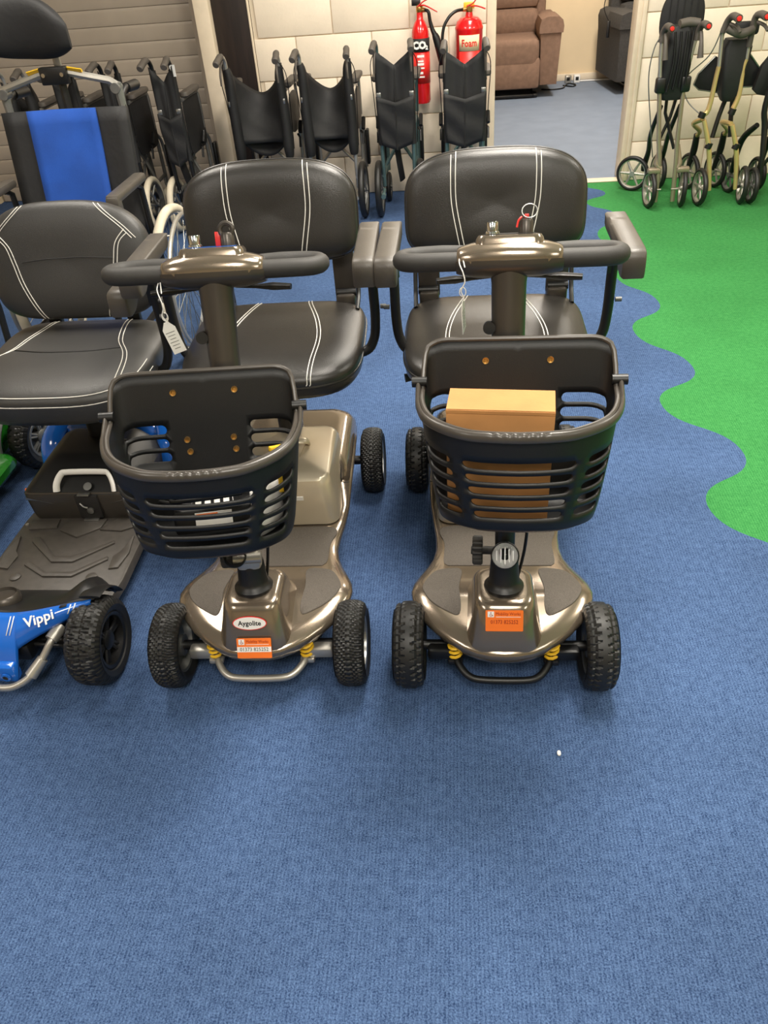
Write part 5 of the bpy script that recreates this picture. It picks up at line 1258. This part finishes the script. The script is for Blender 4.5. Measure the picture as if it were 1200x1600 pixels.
# ------------------------------------------------------------------ recliner chairs in the room beyond
def recliner(loc, rz, label, fab, w=.80):
    t = thing('recliner_armchair', label, 'armchair', (loc[0], loc[1], 0), rz)
    sw = w - .36
    for sg in (-1, 1):
        a = MB(); x = sg * (w / 2 - .09)
        R = []
        for y, k in ((-.42, .9), (-.415, 1.0), (-.30, 1.02), (.0, 1.0), (.30, .98), (.32, .9)):
            R.append([(x + q[0] * k, y, .36 + q[1] * (1 + (k - 1) * .5)) for q in ((-.075, -.255), (.075, -.255), (.088, .0), (.095, .14), (.105, .19), (.095, .235), (.06, .262), (-.03, .265), (-.08, .245), (-.095, .20), (-.085, .1))])
        a.rings(R); a.build('arm', fab, t, ang=50)
        c = MB(); c.rings([[(x + q[0], y, .36 + q[1]) for q in ((-.10, .15), (.108, .15), (.112, .20), (.10, .245), (.062, .272), (-.03, .275), (-.085, .255), (-.10, .20))] for y in (-.435, -.425, -.05, -.04)]); c.build('arm_cap', fab, t, ang=45)
    s = MB(); R = []
    for z, k in ((.27, .97), (.30, 1), (.42, 1), (.455, .985), (.47, .93)):
        R.append([(x, y, z + .012 * (1 - (x / (sw / 2)) ** 2) * (z > .4)) for x, y in rrect(sw * k, .66 * k, .06, 5, 0, -.12)])
    s.rings(R); s.build('seat_cushion', fab, t, ang=60)
    f = MB(); f.box((0, -.395, .205), (sw + .02, .10, .25), b=.03); f.build('footrest_panel', fab, t)
    b = MB(); b.box((0, .0, .17), (w - .2, .6, .18), b=.02); b.build('base_panel', fab, t)
    for z0, z1 in ((.44, .66), (.655, .86), (.855, 1.06)):
        m_ = (z0 + z1) / 2; b = MB(RX(0)); b.box((0, .15 + (m_ - .5) * .16, m_), (sw + .06, .18, z1 - z0), b=.06); b.build('back_cushion', fab, t)
    b = MB(); b.box((0, .275, .62), (w - .16, .10, .80), b=.04); b.build('back_shell', fab, t)
    m = MB()
    for sg in (-1, 1): m.box((sg * (sw / 2 - .02), -.05, .02), (.04, .72, .03), b=.006); m.box((sg * (sw / 2 - .02), -.25, .06), (.03, .05, .08)); m.box((sg * (sw / 2 - .02), .2, .06), (.03, .05, .08))
    m.box((0, -.40, .022), (sw - .08, .035, .025), b=.005); m.box((0, .2, .03), (sw - .08, .035, .03), b=.005); m.build('lift_base', 'black', t)
    return t
recliner((.47, 8.47), .0, 'brown upholstered recliner armchair in the room through the doorway', 'brownfab', .92)
g = recliner((1.76, 8.42), .12, 'charcoal upholstered recliner armchair in the room through the doorway', 'greyfab', .78)
hs = thing('recliner_handset', 'black recliner handset with loop cable hung on the charcoal armchair arm', 'handset', (1.345, 8.12, 0))
MB().box((0, 0, .50), (.03, .02, .13), b=.008).build('handset_body', 'black', hs)
MB().tube([(0, .01, .56), (-.05, .0, .66), (-.03, .01, .76), (.03, .1, .80)], .004, 6, sm=5).build('handset_cable', 'black', hs)
for i, (x, m) in enumerate(((1.10, 'silver'), (1.185, 'white'))):
    pg = thing('plug_adapter', ('grey' if i == 0 else 'white') + ' plug adapter block lying on the far floor beside the ' + ('cable end' if i == 0 else 'skirting'), 'plug', (x, 8.70, 0))
    MB().box((0, 0, .035), (.06, .05, .07), b=.008).build('plug_body', m, pg)
    MB().box((0, -.026, .04), (.03, .004, .03), b=.001).build('socket_face', 'black', pg)
o = MB().tube([(.82, 8.42, .006), (.92, 8.38, .006), (1.02, 8.42, .006), (1.06, 8.55, .006), (1.10, 8.62, .01), (1.16, 8.56, .006), (1.12, 8.48, .006), (1.04, 8.56, .006)], .006, 8, sm=6).build('power_cable', 'black'); tag(o, 'thin black power cable trailing over the grey blue far floor', 'cable')
o = MB().tube([(1.2, 8.72, .01), (1.35, 8.72, .01), (1.55, 8.70, .012)], .006, 8, sm=4).build('power_cable', 'white'); tag(o, 'white power cable along the far skirting towards the charcoal armchair', 'cable')
# crumb on the carpet
c = MB(TR(.208, .995, .0035)); R = []
for z, k in ((-.003, .5), (-.001, 1), (.002, .9), (.0035, .4)): R.append([(x * k, y * k, z) for x, y in (sup(.0042, .0062, 2.2, 2 * PI * i / 14) for i in range(14))])
c.rings(R); tag(c.build('paper_scrap', 'white'), 'tiny pale scrap lying on the blue carpet in front of scooters', 'scrap')
